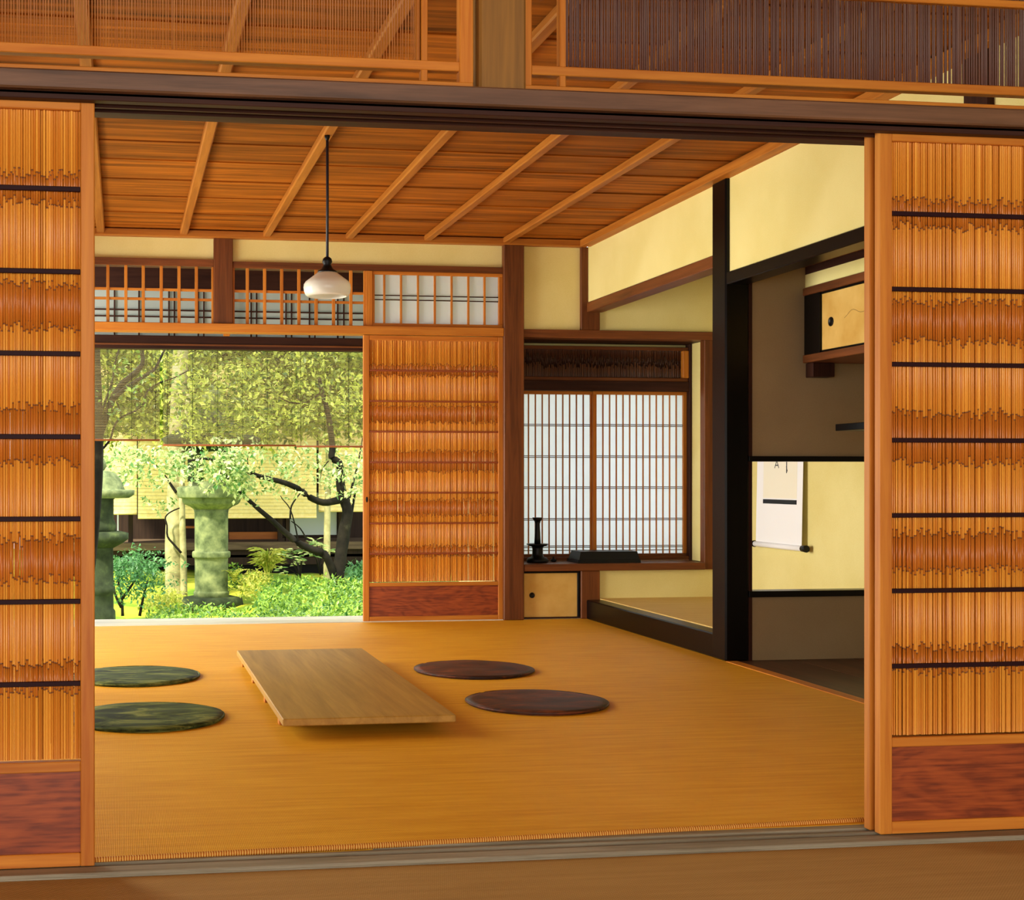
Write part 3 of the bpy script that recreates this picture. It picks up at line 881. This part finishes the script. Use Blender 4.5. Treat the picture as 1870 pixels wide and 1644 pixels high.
# ---- wall cupboard in the shelf alcove
wc = empty('wall_cupboard', (3.6, 5.3, 1.46), 'hanging wall cupboard with straw sliding doors in the shelf alcove', 'cupboard')
box('body', 3.36, 3.90, 4.305, 6.222, 1.475, 1.815, 'dark_y', wc, 0.002)
box('top_rail', 3.318, 3.90, 4.305, 6.200, 1.792, 1.830, 'beam_y', wc, 0.003)
box('bottom_rail', 3.318, 3.90, 4.305, 6.200, 1.462, 1.500, 'beam_y', wc, 0.003)
box('end_stile', 3.326, 3.36, 6.055, 6.200, 1.500, 1.792, 'black_z', wc, 0.002)
for k, (a, b) in enumerate(((5.19, 6.052), (4.32, 5.186))):
    d = box('door', 3.338, 3.352, a, b, 1.512, 1.782, 'panel_paper', wc, 0.001)
    box('door_edge', 3.334, 3.352, a, b, 1.782, 1.792, 'black_y', d, 0.001)
    box('door_edge', 3.334, 3.352, a, b, 1.500, 1.512, 'black_y', d, 0.001)
    round_pull('finger_pull', (3.338, b - 0.085 if k == 0 else a + 0.085, 1.640), 0.022, 'x', d)
    # faint ink brush line of hills painted across the paper
    ridge = MB()
    yy = a + 0.10
    pts = []
    while yy < b - 0.2:
        pts.append((3.3372, yy, 1.655 + 0.012 * math.sin(yy * 21) + 0.008 * math.sin(yy * 47)))
        yy += 0.02
    for p, q in zip(pts[:-1], pts[1:]):
        bb = len(ridge.v)
        ridge.v += [(p[0], p[1], p[2]), (q[0], q[1], q[2]), (q[0], q[1], q[2] + 0.0022), (p[0], p[1], p[2] + 0.0022)]
        ridge.f.append((bb, bb + 1, bb + 2, bb + 3)); ridge.smooth.append(False)
    ridge.build('ink_line', 'ink_faint', d)
box('corner_block', 3.345, 3.460, 6.15, 6.222, 1.392, 1.462, 'dark_z', wc, 0.003)

st = box('staggered_shelf', 3.31, 3.899, 4.31, 5.88, 1.117, 1.149, 'black_y', None, 0.002)
props(st, 'dark staggered shelf board fixed below the wall cupboard', 'shelf')

# ---- hanging scroll on the back wall of the raised alcove
hs = empty('hanging_scroll', (3.895, 7.51, 0.49), 'white hanging scroll with black bar in the raised alcove', 'scroll')
m = MB()
def sheet(m, x_top, x_bot, y0, y1, z0, z1, th):
    b = len(m.v)
    m.v += [(x_bot, y0, z0), (x_bot, y1, z0), (x_top, y1, z1), (x_top, y0, z1), (x_bot + th, y0, z0), (x_bot + th, y1, z0), (x_top + th, y1, z1), (x_top + th, y0, z1)]
    m.f += [(b, b+3, b+2, b+1), (b+4, b+5, b+6, b+7), (b, b+1, b+5, b+4), (b+1, b+2, b+6, b+5), (b+2, b+3, b+7, b+6), (b+3, b, b+4, b+7)]
    m.smooth += [False] * 6
def sx(z):   # the scroll hangs a little proud of the wall at its foot
    return 3.890 - (2.0 - z) / 1.5 * 0.030
sheet(m, sx(2.0), sx(0.50), 7.225, 7.785, 0.50, 2.0, 0.002); m.build('mounting', 'scroll', hs)
m = MB(); sheet(m, sx(1.85) - 0.001, sx(0.775) - 0.001, 7.29, 7.70, 0.775, 1.85, 0.0008); m.build('paper_field', 'scroll_inner', hs)
m = MB(); sheet(m, sx(0.768) - 0.0012, sx(0.742) - 0.0012, 7.29, 7.70, 0.742, 0.768, 0.001); m.build('black_bar', 'ink', hs)
m = MB(); m.tube([(sx(0.49), 7.215, 0.492), (sx(0.49), 7.795, 0.492)], 0.016, 14); ro = m.build('roller', 'scroll', hs)
for ya, yb in ((7.165, 7.215), (7.795, 7.830)):
    m = MB(); m.tube([(sx(0.49), ya, 0.492), (sx(0.49), ya + 0.004, 0.492), (sx(0.49), yb, 0.492)], [0.019, 0.021, 0.018], 14); m.build('roller_knob', 'black', ro)
# small brush marks just below the opening head
def mark(strokes):
    m = MB()
    for (y0, z0), (y1, z1), w in strokes:
        d = Vector((0, y1 - y0, z1 - z0)); n_ = Vector((0, -d.z, d.y)).normalized() * w * 0.5
        b = len(m.v)
        for (yy, zz, sg) in ((y0, z0, 1), (y1, z1, 1), (y1, z1, -1), (y0, z0, -1)):
            m.v.append((sx(zz) - 0.0014, yy + n_.y * sg, zz + n_.z * sg))
        m.f.append((b, b + 1, b + 2, b + 3)); m.smooth.append(False)
    return m
mark([((7.535, 1.0), (7.56, 0.955), 0.007), ((7.535, 1.0), (7.508, 0.955), 0.007), ((7.55, 0.972), (7.518, 0.972), 0.006)]).build('brush_mark', 'ink', hs)
mark([((7.415, 1.01), (7.413, 0.925), 0.010), ((7.418, 0.965), (7.405, 0.935), 0.008)]).build('brush_mark', 'ink', hs)
mark([((7.53, 1.75), (7.50, 1.20), 0.03), ((7.46, 1.60), (7.56, 1.55), 0.02), ((7.44, 1.40), (7.57, 1.33), 0.02)]).build('brush_mark', 'ink', hs)

# ---- near reed blinds hung from the veranda lintel
def blind(x0, x1, zb, zt, y, label):
    b = empty('reed_blind', ((x0 + x1) / 2, y, zb), label, 'blind', 'reed blinds under the veranda lintel')
    m = MB()
    z = zb + 0.012
    while z < zt:
        r = random.uniform(0.0011, 0.0018)
        dz = random.uniform(-0.0012, 0.0012)
        m.tube([(x0, y + random.uniform(-0.001, 0.001), z), ((x0 + x1) / 2, y, z + dz), (x1, y + random.uniform(-0.001, 0.001), z)], r, 4, caps=False)
        z += 0.0072
    m.build('reeds', 'blind_reed', b, kind='stuff')
    n = max(2, int((x1 - x0) / 0.16))
    for i in range(n + 1):
        x = x0 + 0.03 + (x1 - x0 - 0.06) * i / n
        s = MB(); s.tube([(x, y - 0.0035, zb), (x, y - 0.0035, zt)], 0.0011, 4, caps=False)
        s.build('binding_cord', 'bark', b)
    s = MB(); s.tube([(x0, y, zb), (x1, y, zb)], 0.007, 8); s.build('bottom_rod', 'far_brown', b)
    return b
blind(-1.1, 0.262, 1.158, 1.80, 9.345, 'thin reed blind nearest the picture edge, branches behind it')
blind(0.284, 1.214, 1.124, 1.80, 9.345, 'widest thin reed blind with warm lower rod, above the stone lantern')
blind(1.218, 2.30, 1.118, 1.80, 9.352, 'thin reed blind hanging lowest, partly behind the far door')

# ================================================================== THE GARDEN
GZ = -0.50
gm = MB()
NX, NY = 70, 70
def gh(x, y):
    return GZ + 0.05 * math.sin(x * 1.1 + y * 0.7) + 0.04 * math.sin(x * 2.3 - y * 1.9) + 0.02 * math.sin(x * 5.1 + y * 4.3)
for j in range(NY + 1):
    for i in range(NX + 1):
        x = -9 + 20 * i / NX; y = 9.5 + 17 * j / NY
        gm.v.append((x, y, gh(x, y)))
for j in range(NY):
    for i in range(NX):
        a = j * (NX + 1) + i
        gm.f.append((a, a + 1, a + NX + 2, a + NX + 1)); gm.smooth.append(True)
props(gm.build('ground', 'moss', None, (0, 15, GZ), kind='structure'), 'mossy yellow-green garden ground', 'ground')

def rvec():
    while True:
        v = Vector((random.uniform(-1, 1), random.uniform(-1, 1), random.uniform(-1, 1)))
        if 0.05 < v.length < 1: return v.normalized()

def scatter_leaves(m, center, rad, n, size, flat=0.4, hollow=0.0):
    for _ in range(n):
        d = rvec() * (random.uniform(hollow, 1.0) ** 0.5)
        p = Vector(center) + Vector((d.x * rad[0], d.y * rad[1], d.z * rad[2]))
        nrm = (rvec() * (1 - flat) + Vector((0, -0.25, 1)) * flat)
        s = size * random.uniform(0.6, 1.3)
        m.leaf(p, rvec() + Vector((0, 0, -0.1)), nrm, s, s * 0.5, random.random())

def poly(pts, y, extra=None):
    """Photo track -> world track at a given depth (with an optional depth drift)."""
    out = []
    for i, (a, b) in enumerate(pts):
        yy = y + (extra * i / max(1, len(pts) - 1) if extra else 0)
        out.append(at(a, b, yy))
    return out

def smooth_path(pts, k=3):
    out = []
    n = len(pts)
    for i in range(n - 1):
        p0, p1, p2, p3 = pts[max(i - 1, 0)], pts[i], pts[i + 1], pts[min(i + 2, n - 1)]
        for j in range(k):
            t = j / k
            out.append(0.5 * ((2 * p1) + (p2 - p0) * t + (2 * p0 - 5 * p1 + 4 * p2 - p3) * t * t + (3 * p1 - p0 - 3 * p2 + p3) * t ** 3))
    out.append(pts[-1])
    return out

def limb(m, pts, r0, r1, n=8):
    p = smooth_path(pts)
    m.tube(p, [r0 + (r1 - r0) * i / (len(p) - 1) for i in range(len(p))], n)
    return p

# ---- big stone lantern
c = at(386, 1092, 15.0)
L1 = empty('stone_lantern', (c.x, 15.0, GZ), 'large stone lantern on a thick ringed column in the garden', 'lantern')
def lat(name, prof, mat, parent, cc, n=32, wob=0.004):
    m = MB(); m.lathe(prof, cc, n, wob=wob); return m.build(name, mat, parent)
cc = (c.x, 15.0, 0.0)
lat('plinth', [(0.30, GZ - 0.1), (0.36, GZ - 0.02), (0.345, GZ + 0.05), (0.26, GZ + 0.07), (0.001, GZ + 0.07)], 'stone_shaded', L1, cc)
lat('column', [(0.195, GZ + 0.05), (0.199, -0.39), (0.198, -0.375), (0.187, -0.37), (0.186, -0.36), (0.186, -0.05), (0.188, 0.002), (0.189, 0.004), (0.208, 0.006), (0.214, 0.02), (0.214, 0.06), (0.208, 0.074), (0.189, 0.077), (0.188, 0.08), (0.186, 0.12), (0.188, 0.50), (0.196, 0.545), (0.001, 0.55)], 'stone', L1, cc)
lat('capital', [(0.20, 0.545), (0.24, 0.575), (0.30, 0.60), (0.325, 0.63), (0.33, 0.665), (0.335, 0.668), (0.372, 0.675), (0.378, 0.682), (0.385, 0.78), (0.378, 0.79), (0.34, 0.80), (0.27, 0.805), (0.262, 0.81), (0.25, 0.86), (0.001, 0.86)], 'stone', L1, cc, 6 * 4)
for sx_ in (-1, 1):
    for sy_ in (-1, 1):
        m = MB(); m.tube([(c.x + sx_ * 0.175, 15.0 + sy_ * 0.175, 0.85), (c.x + sx_ * 0.175, 15.0 + sy_ * 0.175, 1.25)], 0.082, 4); m.build('chamber_post', 'stone_shaded', L1)
lat('chamber_head', [(0.28, 1.19), (0.29, 1.26), (0.001, 1.26)], 'stone_shaded', L1, cc, 16)
lat('roof', [(0.001, 1.25), (0.50, 1.25), (0.56, 1.33), (0.50, 1.36), (0.32, 1.46), (0.18, 1.62), (0.10, 1.68), (0.001, 1.68)], 'stone_shaded', L1, cc, 24)
lat('finial', [(0.07, 1.67), (0.12, 1.75), (0.09, 1.86), (0.001, 1.95)], 'stone', L1, cc, 16)

# ---- slender lantern, shade coloured into its body
c2 = at(181, 1000, 12.2)
L2 = empty('stone_lantern', (c2.x, 12.2, GZ), 'slender stone lantern, its body coloured as in shade, with domed cap next to the door edge', 'lantern')
cc = (c2.x, 12.2, 0.0)
lat('column', [(0.15, GZ - 0.1), (0.145, -0.30), (0.130, -0.28), (0.128, -0.145), (0.145, -0.13), (0.145, -0.09), (0.128, -0.07), (0.125, 0.26), (0.15, 0.29), (0.001, 0.29)], 'stone_shaded', L2, cc)
lat('platform', [(0.14, 0.27), (0.22, 0.315), (0.262, 0.345), (0.262, 0.40), (0.20, 0.415), (0.001, 0.415)], 'stone_shaded', L2, cc)
lat('chamber', [(0.15, 0.41), (0.155, 0.47), (0.13, 0.53), (0.13, 0.70), (0.16, 0.73), (0.001, 0.73)], 'stone_shaded', L2, cc, 12)
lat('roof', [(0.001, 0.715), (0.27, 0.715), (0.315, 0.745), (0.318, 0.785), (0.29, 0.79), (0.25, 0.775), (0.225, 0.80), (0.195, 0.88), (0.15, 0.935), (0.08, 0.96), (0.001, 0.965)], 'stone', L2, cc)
lat('finial', [(0.04, 0.955), (0.07, 1.0), (0.05, 1.06), (0.001, 1.10)], 'stone', L2, cc, 12)

# ---- tree at the picture edge with branches over the blind
T1 = empty('garden_tree', at(150, 1150, 10.9), 'dark thin trunked tree at the opening edge with branches behind the blind', 'tree')
m = MB()
limb(m, poly([(140, 1200), (158, 1080), (170, 980), (178, 880), (180, 800), (177, 700), (175, 630), (178, 480)], 10.9), 0.048, 0.032)
m.build('trunk', 'bark', T1)
for tr_, r0, r1 in (([(176, 815), (192, 765), (206, 728), (224, 700), (246, 682), (260, 664), (259, 640), (255, 600), (270, 520)], 0.034, 0.012),
                    ([(208, 728), (226, 712), (250, 695), (272, 682), (284, 672), (300, 640), (320, 600)], 0.02, 0.008),
                    ([(150, 860), (172, 836), (200, 805), (208, 780), (222, 762), (258, 744), (268, 716), (290, 700), (318, 690), (345, 676)], 0.011, 0.005),
                    ([(180, 770), (192, 735), (204, 700), (210, 665), (222, 620)], 0.012, 0.006),
                    ([(213, 735), (220, 750), (221, 762)], 0.007, 0.004)):
    b = MB(); limb(b, poly(tr_, 10.9, 0.4), r0, r1, 6); b.build('branch', 'bark', T1)
m = MB()
for _ in range(26):
    q = at(random.uniform(150, 330), random.uniform(560, 760), random.uniform(10.6, 11.4))
    scatter_leaves(m, q, (0.10, 0.10, 0.08), 9, 0.05)
m.build('foliage', 'leaf_mid', T1, kind='stuff')

# ---- pale trunk beside the lantern, its crown behind the blinds
T2 = empty('garden_tree', at(322, 1085, 15.6), 'pale straight trunked tree just beside the large stone lantern', 'tree')
m = MB(); limb(m, poly([(318, 1110), (319, 1060), (318, 990), (321, 920), (322, 850), (324, 780), (330, 640), (335, 480)], 15.6), 0.115, 0.085, 12); m.build('trunk', 'bark_pale', T2)
m = MB(); limb(m, poly([(336, 1095), (335, 1030), (333, 960), (332, 900), (334, 830), (345, 720)], 15.5), 0.042, 0.03); m.build('side_trunk', 'bark_pale', T2)
b = MB(); limb(b, poly([(331, 1010), (318, 995), (306, 980), (305, 960), (302, 945), (312, 935), (328, 928)], 15.4), 0.016, 0.007, 6); b.build('branch', 'bark', T2)
b = MB(); limb(b, poly([(322, 900), (312, 885), (300, 868), (285, 850), (270, 838)], 15.5), 0.02, 0.008, 6); b.build('branch', 'bark', T2)
m = MB()
for _ in range(270):
    q = at(random.uniform(110, 400), random.triangular(320, 806, 770), random.uniform(15.9, 17.6))
    scatter_leaves(m, q, (0.32, 0.28, 0.22), 80, 0.088, 0.4)
m.build('foliage', 'leaf_canopy', T2, kind='stuff')

# ---- dark twisting tree towards the far door
T3 = empty('garden_tree', at(617, 1070, 14.2), 'dark twisting small tree with long low branch near the far door', 'tree')
m = MB(); limb(m, poly([(612, 1100), (616, 1060), (622, 1020), (628, 970), (635, 935), (628, 912), (622, 885), (622, 860), (619, 845), (606, 835), (607, 815), (600, 760), (588, 715), (582, 690)], 14.2), 0.075, 0.022, 9); m.build('trunk', 'bark', T3)
for tr_, r0, r1, dy in (([(612, 1058), (604, 1035), (592, 1012), (570, 1004), (545, 992), (520, 972), (496, 950), (470, 928), (450, 910), (432, 892)], 0.052, 0.016, -0.5),
                        ([(626, 912), (612, 915), (590, 918), (565, 908), (545, 893), (520, 882), (490, 874), (468, 868), (440, 856), (415, 845), (375, 838), (345, 842)], 0.042, 0.010, -0.7),
                        ([(545, 992), (540, 965), (530, 930), (516, 912), (512, 905)], 0.010, 0.004, 0),
                        ([(530, 948), (532, 925), (545, 905), (556, 893)], 0.012, 0.006, 0),
                        ([(560, 985), (548, 965), (532, 952)], 0.010, 0.005, 0),
                        ([(632, 940), (640, 900), (648, 870), (655, 840), (662, 800)], 0.018, 0.006, 0.2),
                        ([(615, 1060), (632, 1000), (640, 950), (650, 890)], 0.03, 0.012, 0.3),
                        ([(468, 868), (455, 855), (452, 840), (455, 825)], 0.010, 0.004, 0),
                        ([(600, 842), (588, 858), (585, 875)], 0.007, 0.003, 0),
                        ([(588, 715), (560, 735), (530, 735), (510, 725)], 0.014, 0.005, 0.2)):
    b = MB(); limb(b, poly(tr_, 14.2, dy), r0, r1, 6); b.build('branch', 'bark', T3)
m = MB()
random.seed(5)
for _ in range(150):
    px_, py_ = random.uniform(420, 665), random.uniform(815, 905)
    if random.random() < (py_ - 815) / 190: continue
    scatter_leaves(m, at(px_, py_, random.uniform(13.6, 14.8)), (0.10, 0.12, 0.05), 11, 0.062, 0.55)
for _ in range(95):
    px_, py_ = random.gauss(418, 30), random.gauss(858, 24)
    scatter_leaves(m, at(px_, py_, random.uniform(13.3, 13.9)), (0.09, 0.10, 0.045), 11, 0.066, 0.55)
for _ in range(85):
    px_, py_ = random.uniform(190, 360), random.uniform(812, 905)
    if random.random() < (py_ - 812) / 120: continue
    scatter_leaves(m, at(px_, py_, random.uniform(13.2, 14.2)), (0.10, 0.12, 0.05), 9, 0.058, 0.5)
for px_, py_ in ((300, 925), (318, 918), (290, 935), (285, 920), (270, 915), (425, 900), (445, 905)):
    scatter_leaves(m, at(px_, py_, 13.6), (0.07, 0.08, 0.04), 12, 0.06, 0.5)
up = MB()
for _ in range(60):
    q = at(random.uniform(330, 455), random.uniform(735, 806), random.uniform(13.9, 14.4))
    scatter_leaves(up, q, (0.13, 0.12, 0.08), 16, 0.07, 0.45)
for _ in range(60):
    q = at(random.uniform(185, 345), random.uniform(815, 880), random.uniform(13.2, 14.2))
    scatter_leaves(m, q, (0.10, 0.12, 0.05), 10, 0.062, 0.5)
for _ in range(230):
    q = at(random.uniform(290, 690), random.triangular(420, 806, 720), random.uniform(13.4, 14.8))
    scatter_leaves(up, q, (0.17, 0.2, 0.10), 14, 0.07, 0.45)
m.build('foliage', 'leaf_light', T3, kind='stuff')
up.build('crown_foliage', 'leaf_canopy', T3, kind='stuff')

# ---- second background tree
T4 = empty('garden_tree', at(597, 1060, 16.4), 'slim straight trunk behind the twisting tree with leafy crown', 'tree')
m = MB(); limb(m, poly([(597, 1080), (597, 1000), (598, 930), (600, 860), (600, 740), (610, 560)], 16.4), 0.045, 0.03); m.build('trunk', 'bark_pale', T4)
m = MB()
for _ in range(250):
    q = at(random.uniform(425, 720), random.triangular(320, 808, 770), random.uniform(15.9, 17.6))
    scatter_leaves(m, q, (0.32, 0.28, 0.22), 80, 0.088, 0.4)
m.build('foliage', 'leaf_canopy', T4, kind='stuff')

# ---- shrubs and ground cover
S1 = empty('shrub', at(250, 1110, 13.4), 'blue-green clipped shrub between the two stone lanterns', 'shrub')
m = MB()
for _ in range(120):
    px_, py_ = random.gauss(248, 26), random.gauss(1040, 20)
    scatter_leaves(m, at(px_, py_, random.uniform(13.1, 13.9)), (0.09, 0.10, 0.05), 16, 0.045, 0.6)
for _ in range(30):
    scatter_leaves(m, at(random.uniform(208, 300), random.uniform(1060, 1105), random.uniform(13.0, 13.6)), (0.08, 0.08, 0.05), 8, 0.045, 0.6)
m.build('foliage', 'leaf_deep', S1, kind='stuff')
for tr_ in ([(224, 1125), (222, 1090), (216, 1060), (226, 1035)], [(222, 1095), (240, 1070), (252, 1050)], [(222, 1110), (210, 1085), (208, 1060)], [(255, 1125), (262, 1090), (270, 1060)]):
    b = MB(); limb(b, poly(tr_, 13.4), 0.018, 0.008, 6); b.build('stem', 'bark', S1)

def mound(label, x0, x1, y_top, y_bot, ya, yb, n, mat, size, cat='shrub', name='low_shrub'):
    s = empty(name, at((x0 + x1) / 2, y_bot, (ya + yb) / 2), label, cat)
    m = MB()
    for _ in range(n):
        t = random.random()
        px_ = random.uniform(x0, x1)
        py_ = y_top + (y_bot - y_top) * t
        edge = abs((px_ - (x0 + x1) / 2) / ((x1 - x0) / 2))
        py_ += edge ** 3 * 14
        yy = yb + (ya - yb) * t
        scatter_leaves(m, at(px_, py_, yy), (0.09, 0.15, 0.045), 12, size, 0.7)
    m.build('foliage', mat, s, kind='stuff')
    return s
mound('dense low leafy ground cover below the twisting tree', 475, 690, 1056, 1140, 11.8, 14.2, 540, 'leaf_mid', 0.05)
mound('yellowish low plants between the lantern and ground cover', 440, 500, 1048, 1085, 14.45, 15.2, 70, 'leaf_fern', 0.05)
mound('low yellow-green moss plants in front of the stone lantern', 270, 462, 1106, 1140, 11.6, 13.4, 150, 'leaf_mid', 0.045)
mound('deep green plant beside the far door at the tree foot', 632, 690, 1028, 1062, 14.7, 15.4, 60, 'leaf_deep', 0.06)
mound('small green clump at the lantern column foot', 412, 440, 1030, 1068, 15.2, 15.8, 24, 'leaf_mid', 0.05)
mound('yellow ground plants around the pale trunk foot', 258, 330, 1076, 1112, 13.7, 14.4, 70, 'leaf_fern', 0.05)

def fern(label, px_, py_, y, n, ln, mat='leaf_fern', up=1.0):
    base = at(px_, py_, y)
    s = empty('fern', base, label, 'fern')
    for k in range(n):
        a = 2 * math.pi * k / n + random.uniform(-0.3, 0.3)
        d = Vector((math.cos(a), math.sin(a), 0))
        m = MB()
        for j in range(9):
            t = j / 8
            p = base + d * ln * (0.25 + 0.55 * t) * t + Vector((0, 0, up * ln * (t - 0.55 * t * t)))
            nx = base + d * ln * (0.25 + 0.55 * (t + .1)) * (t + .1) + Vector((0, 0, up * ln * ((t + .1) - 0.55 * (t + .1) ** 2)))
            ax = (nx - p).normalized()
            side = ax.cross(Vector((0, 0, 1))).normalized()
            for sg in (-1, 1):
                m.leaf(p, side * sg + ax * 0.6, Vector((0, 0, 1)), ln * 0.30 * (1 - t * 0.75), ln * 0.09, random.random())
            m.leaf(p, ax, Vector((0, 0, 1)), ln * 0.14, ln * 0.03, random.random())
        m.build('frond', mat, s)
fern('low fern left of the straight pale trunk', 292, 1068, 14.8, 8, 0.22, 'leaf_light', 1.4)
fern('fern at the foot of the big lantern column', 428, 1062, 14.9, 9, 0.24, 'leaf_fern', 1.2)

def wisp(label, px_, py_, y, n, h, spread):
    """Feathery plant: thin arching blades."""
    base = at(px_, py_, y)
    s = empty('feathery_plant', base, label, 'plant')
    m = MB()
    for _ in range(n):
        a = random.uniform(0, 6.28); d = Vector((math.cos(a), math.sin(a), 0))
        p = base + d * random.uniform(0, 0.05) + Vector((0, 0, random.uniform(0, h * 0.4)))
        hh = h * random.uniform(0.35, 0.7)
        t = random.random()
        for k in range(4):
            m.leaf(p, Vector((0, 0, 1.0 - k * 0.42)) + d * (0.15 + 0.3 * k) * spread, rvec(), hh * 0.36, 0.022, t)
            p = p + (Vector((0, 0, 1.0 - k * 0.42)) + d * (0.15 + 0.3 * k) * spread).normalized() * hh * 0.28
    m.build('foliage', 'leaf_fern', s, kind='stuff')
wisp('feathery yellow plant standing before the dark far house', 490, 1050, 15.8, 170, 0.42, 1.0)

def leafy_plant(label, px_, py_, y, tips, size):
    base = at(px_, py_, y)
    s = empty('leafy_plant', base, label, 'plant')
    m = MB()
    for tx, ty in tips:
        e = at(tx, ty, y + random.uniform(-0.2, 0.2))
        b = MB(); limb(b, [base, base.lerp(e, 0.5) + Vector((0, 0, 0.05)), e], 0.009, 0.004, 5); b.build('stem', 'bark', s)
        for k in range(13):
            a = 2 * math.pi * k / 13
            d = Vector((math.cos(a), math.sin(a), random.uniform(-0.25, 0.35)))
            m.leaf(e + rvec() * 0.03, d, Vector((0, -0.4, 1)), size * random.uniform(0.7, 1.2), size * 0.38, random.random())
    m.build('foliage', 'leaf_light', s, kind='stuff')
leafy_plant('pale broad leafed plant next to the feathery plant', 548, 1056, 15.0, [(520, 1015), (535, 1008), (550, 1020), (556, 1004), (512, 1042), (543, 1030)], 0.10)
leafy_plant('pale leafy plant behind the twisting tree foot', 585, 1050, 15.6, [(566, 995), (578, 990), (588, 996), (600, 1008), (572, 1012)], 0.11)

# ---- far house across the garden
HY = 19.2
H = empty('far_house', (2, HY, GZ), 'dark timber house across the garden with a low veranda', 'house')
def hb(name, px0, px1, py0, py1, y, depth, mat, parent=None):
    a, b = at(px0, py0, y), at(px1, py1, y)
    return box(name, min(a.x, b.x), max(a.x, b.x), y, y + depth, min(a.z, b.z), max(a.z, b.z), mat, parent or H, 0.004)
hb('back_wall', 60, 900, 560, 1060, HY + 1.0, 0.1, 'far_wall')
hb('deck_board', 60, 900, 993, 1001, HY - 0.2, 1.2, 'greytimber')
hb('skirt_board', 60, 900, 1003, 1015, HY - 0.1, 0.05, 'far_wall')
hb('skirt_board', 60, 900, 1016, 1028, HY - 0.1, 0.05, 'far_wall')
hb('foundation', 60, 900, 1029, 1075, HY + 0.3, 0.1, 'black')
for px0, px1 in ((234, 243), (404, 412), (508, 516), (522, 528), (618, 626), (690, 700)):
    hb('post', px0, px1, 640, 1000, HY, 0.12, 'far_wall')
hb('brown_board', 418, 509, 972, 985, HY + 0.1, 0.05, 'far_brown')
hb('brown_board', 335, 356, 961, 965, HY + 0.1, 0.05, 'far_brown')
hb('white_shutter', 529, 615, 900, 977, HY + 0.05, 0.05, 'far_panel')
hb('white_post', 214, 217, 935, 975, HY - 0.1, 0.05, 'far_panel')
hb('lintel', 60, 900, 640, 690, HY - 0.1, 0.2, 'far_wall')
r = MB()
a0, a1 = at(60, 690, 17.6), at(900, 690, 17.6)
r.quad_box(a0.x, a1.x + 1, HY - 0.9, HY + 1.6, 2.75, 2.9)
r.build('roof', 'greytimber', H)

def far_blind(px0, px1, y, zb, label):
    a, b = at(px0, 900, y), at(px1, 900, y)
    e = empty('far_blind', ((a.x + b.x) / 2, y, zb), label, 'blind', 'cream blinds on the house across the garden')
    m = MB()
    z = zb
    while z < 2.5:
        m.quad_box(a.x, b.x, y + random.uniform(-0.004, 0.004), y + 0.012, z, z + 0.046)
        z += 0.049
    m.build('reeds', 'blind_far', e, kind='stuff')
    m = MB(); m.tube([(a.x, y, zb - 0.01), (b.x, y, zb - 0.01)], 0.014, 8); m.build('bottom_rod', 'blind_far', e)
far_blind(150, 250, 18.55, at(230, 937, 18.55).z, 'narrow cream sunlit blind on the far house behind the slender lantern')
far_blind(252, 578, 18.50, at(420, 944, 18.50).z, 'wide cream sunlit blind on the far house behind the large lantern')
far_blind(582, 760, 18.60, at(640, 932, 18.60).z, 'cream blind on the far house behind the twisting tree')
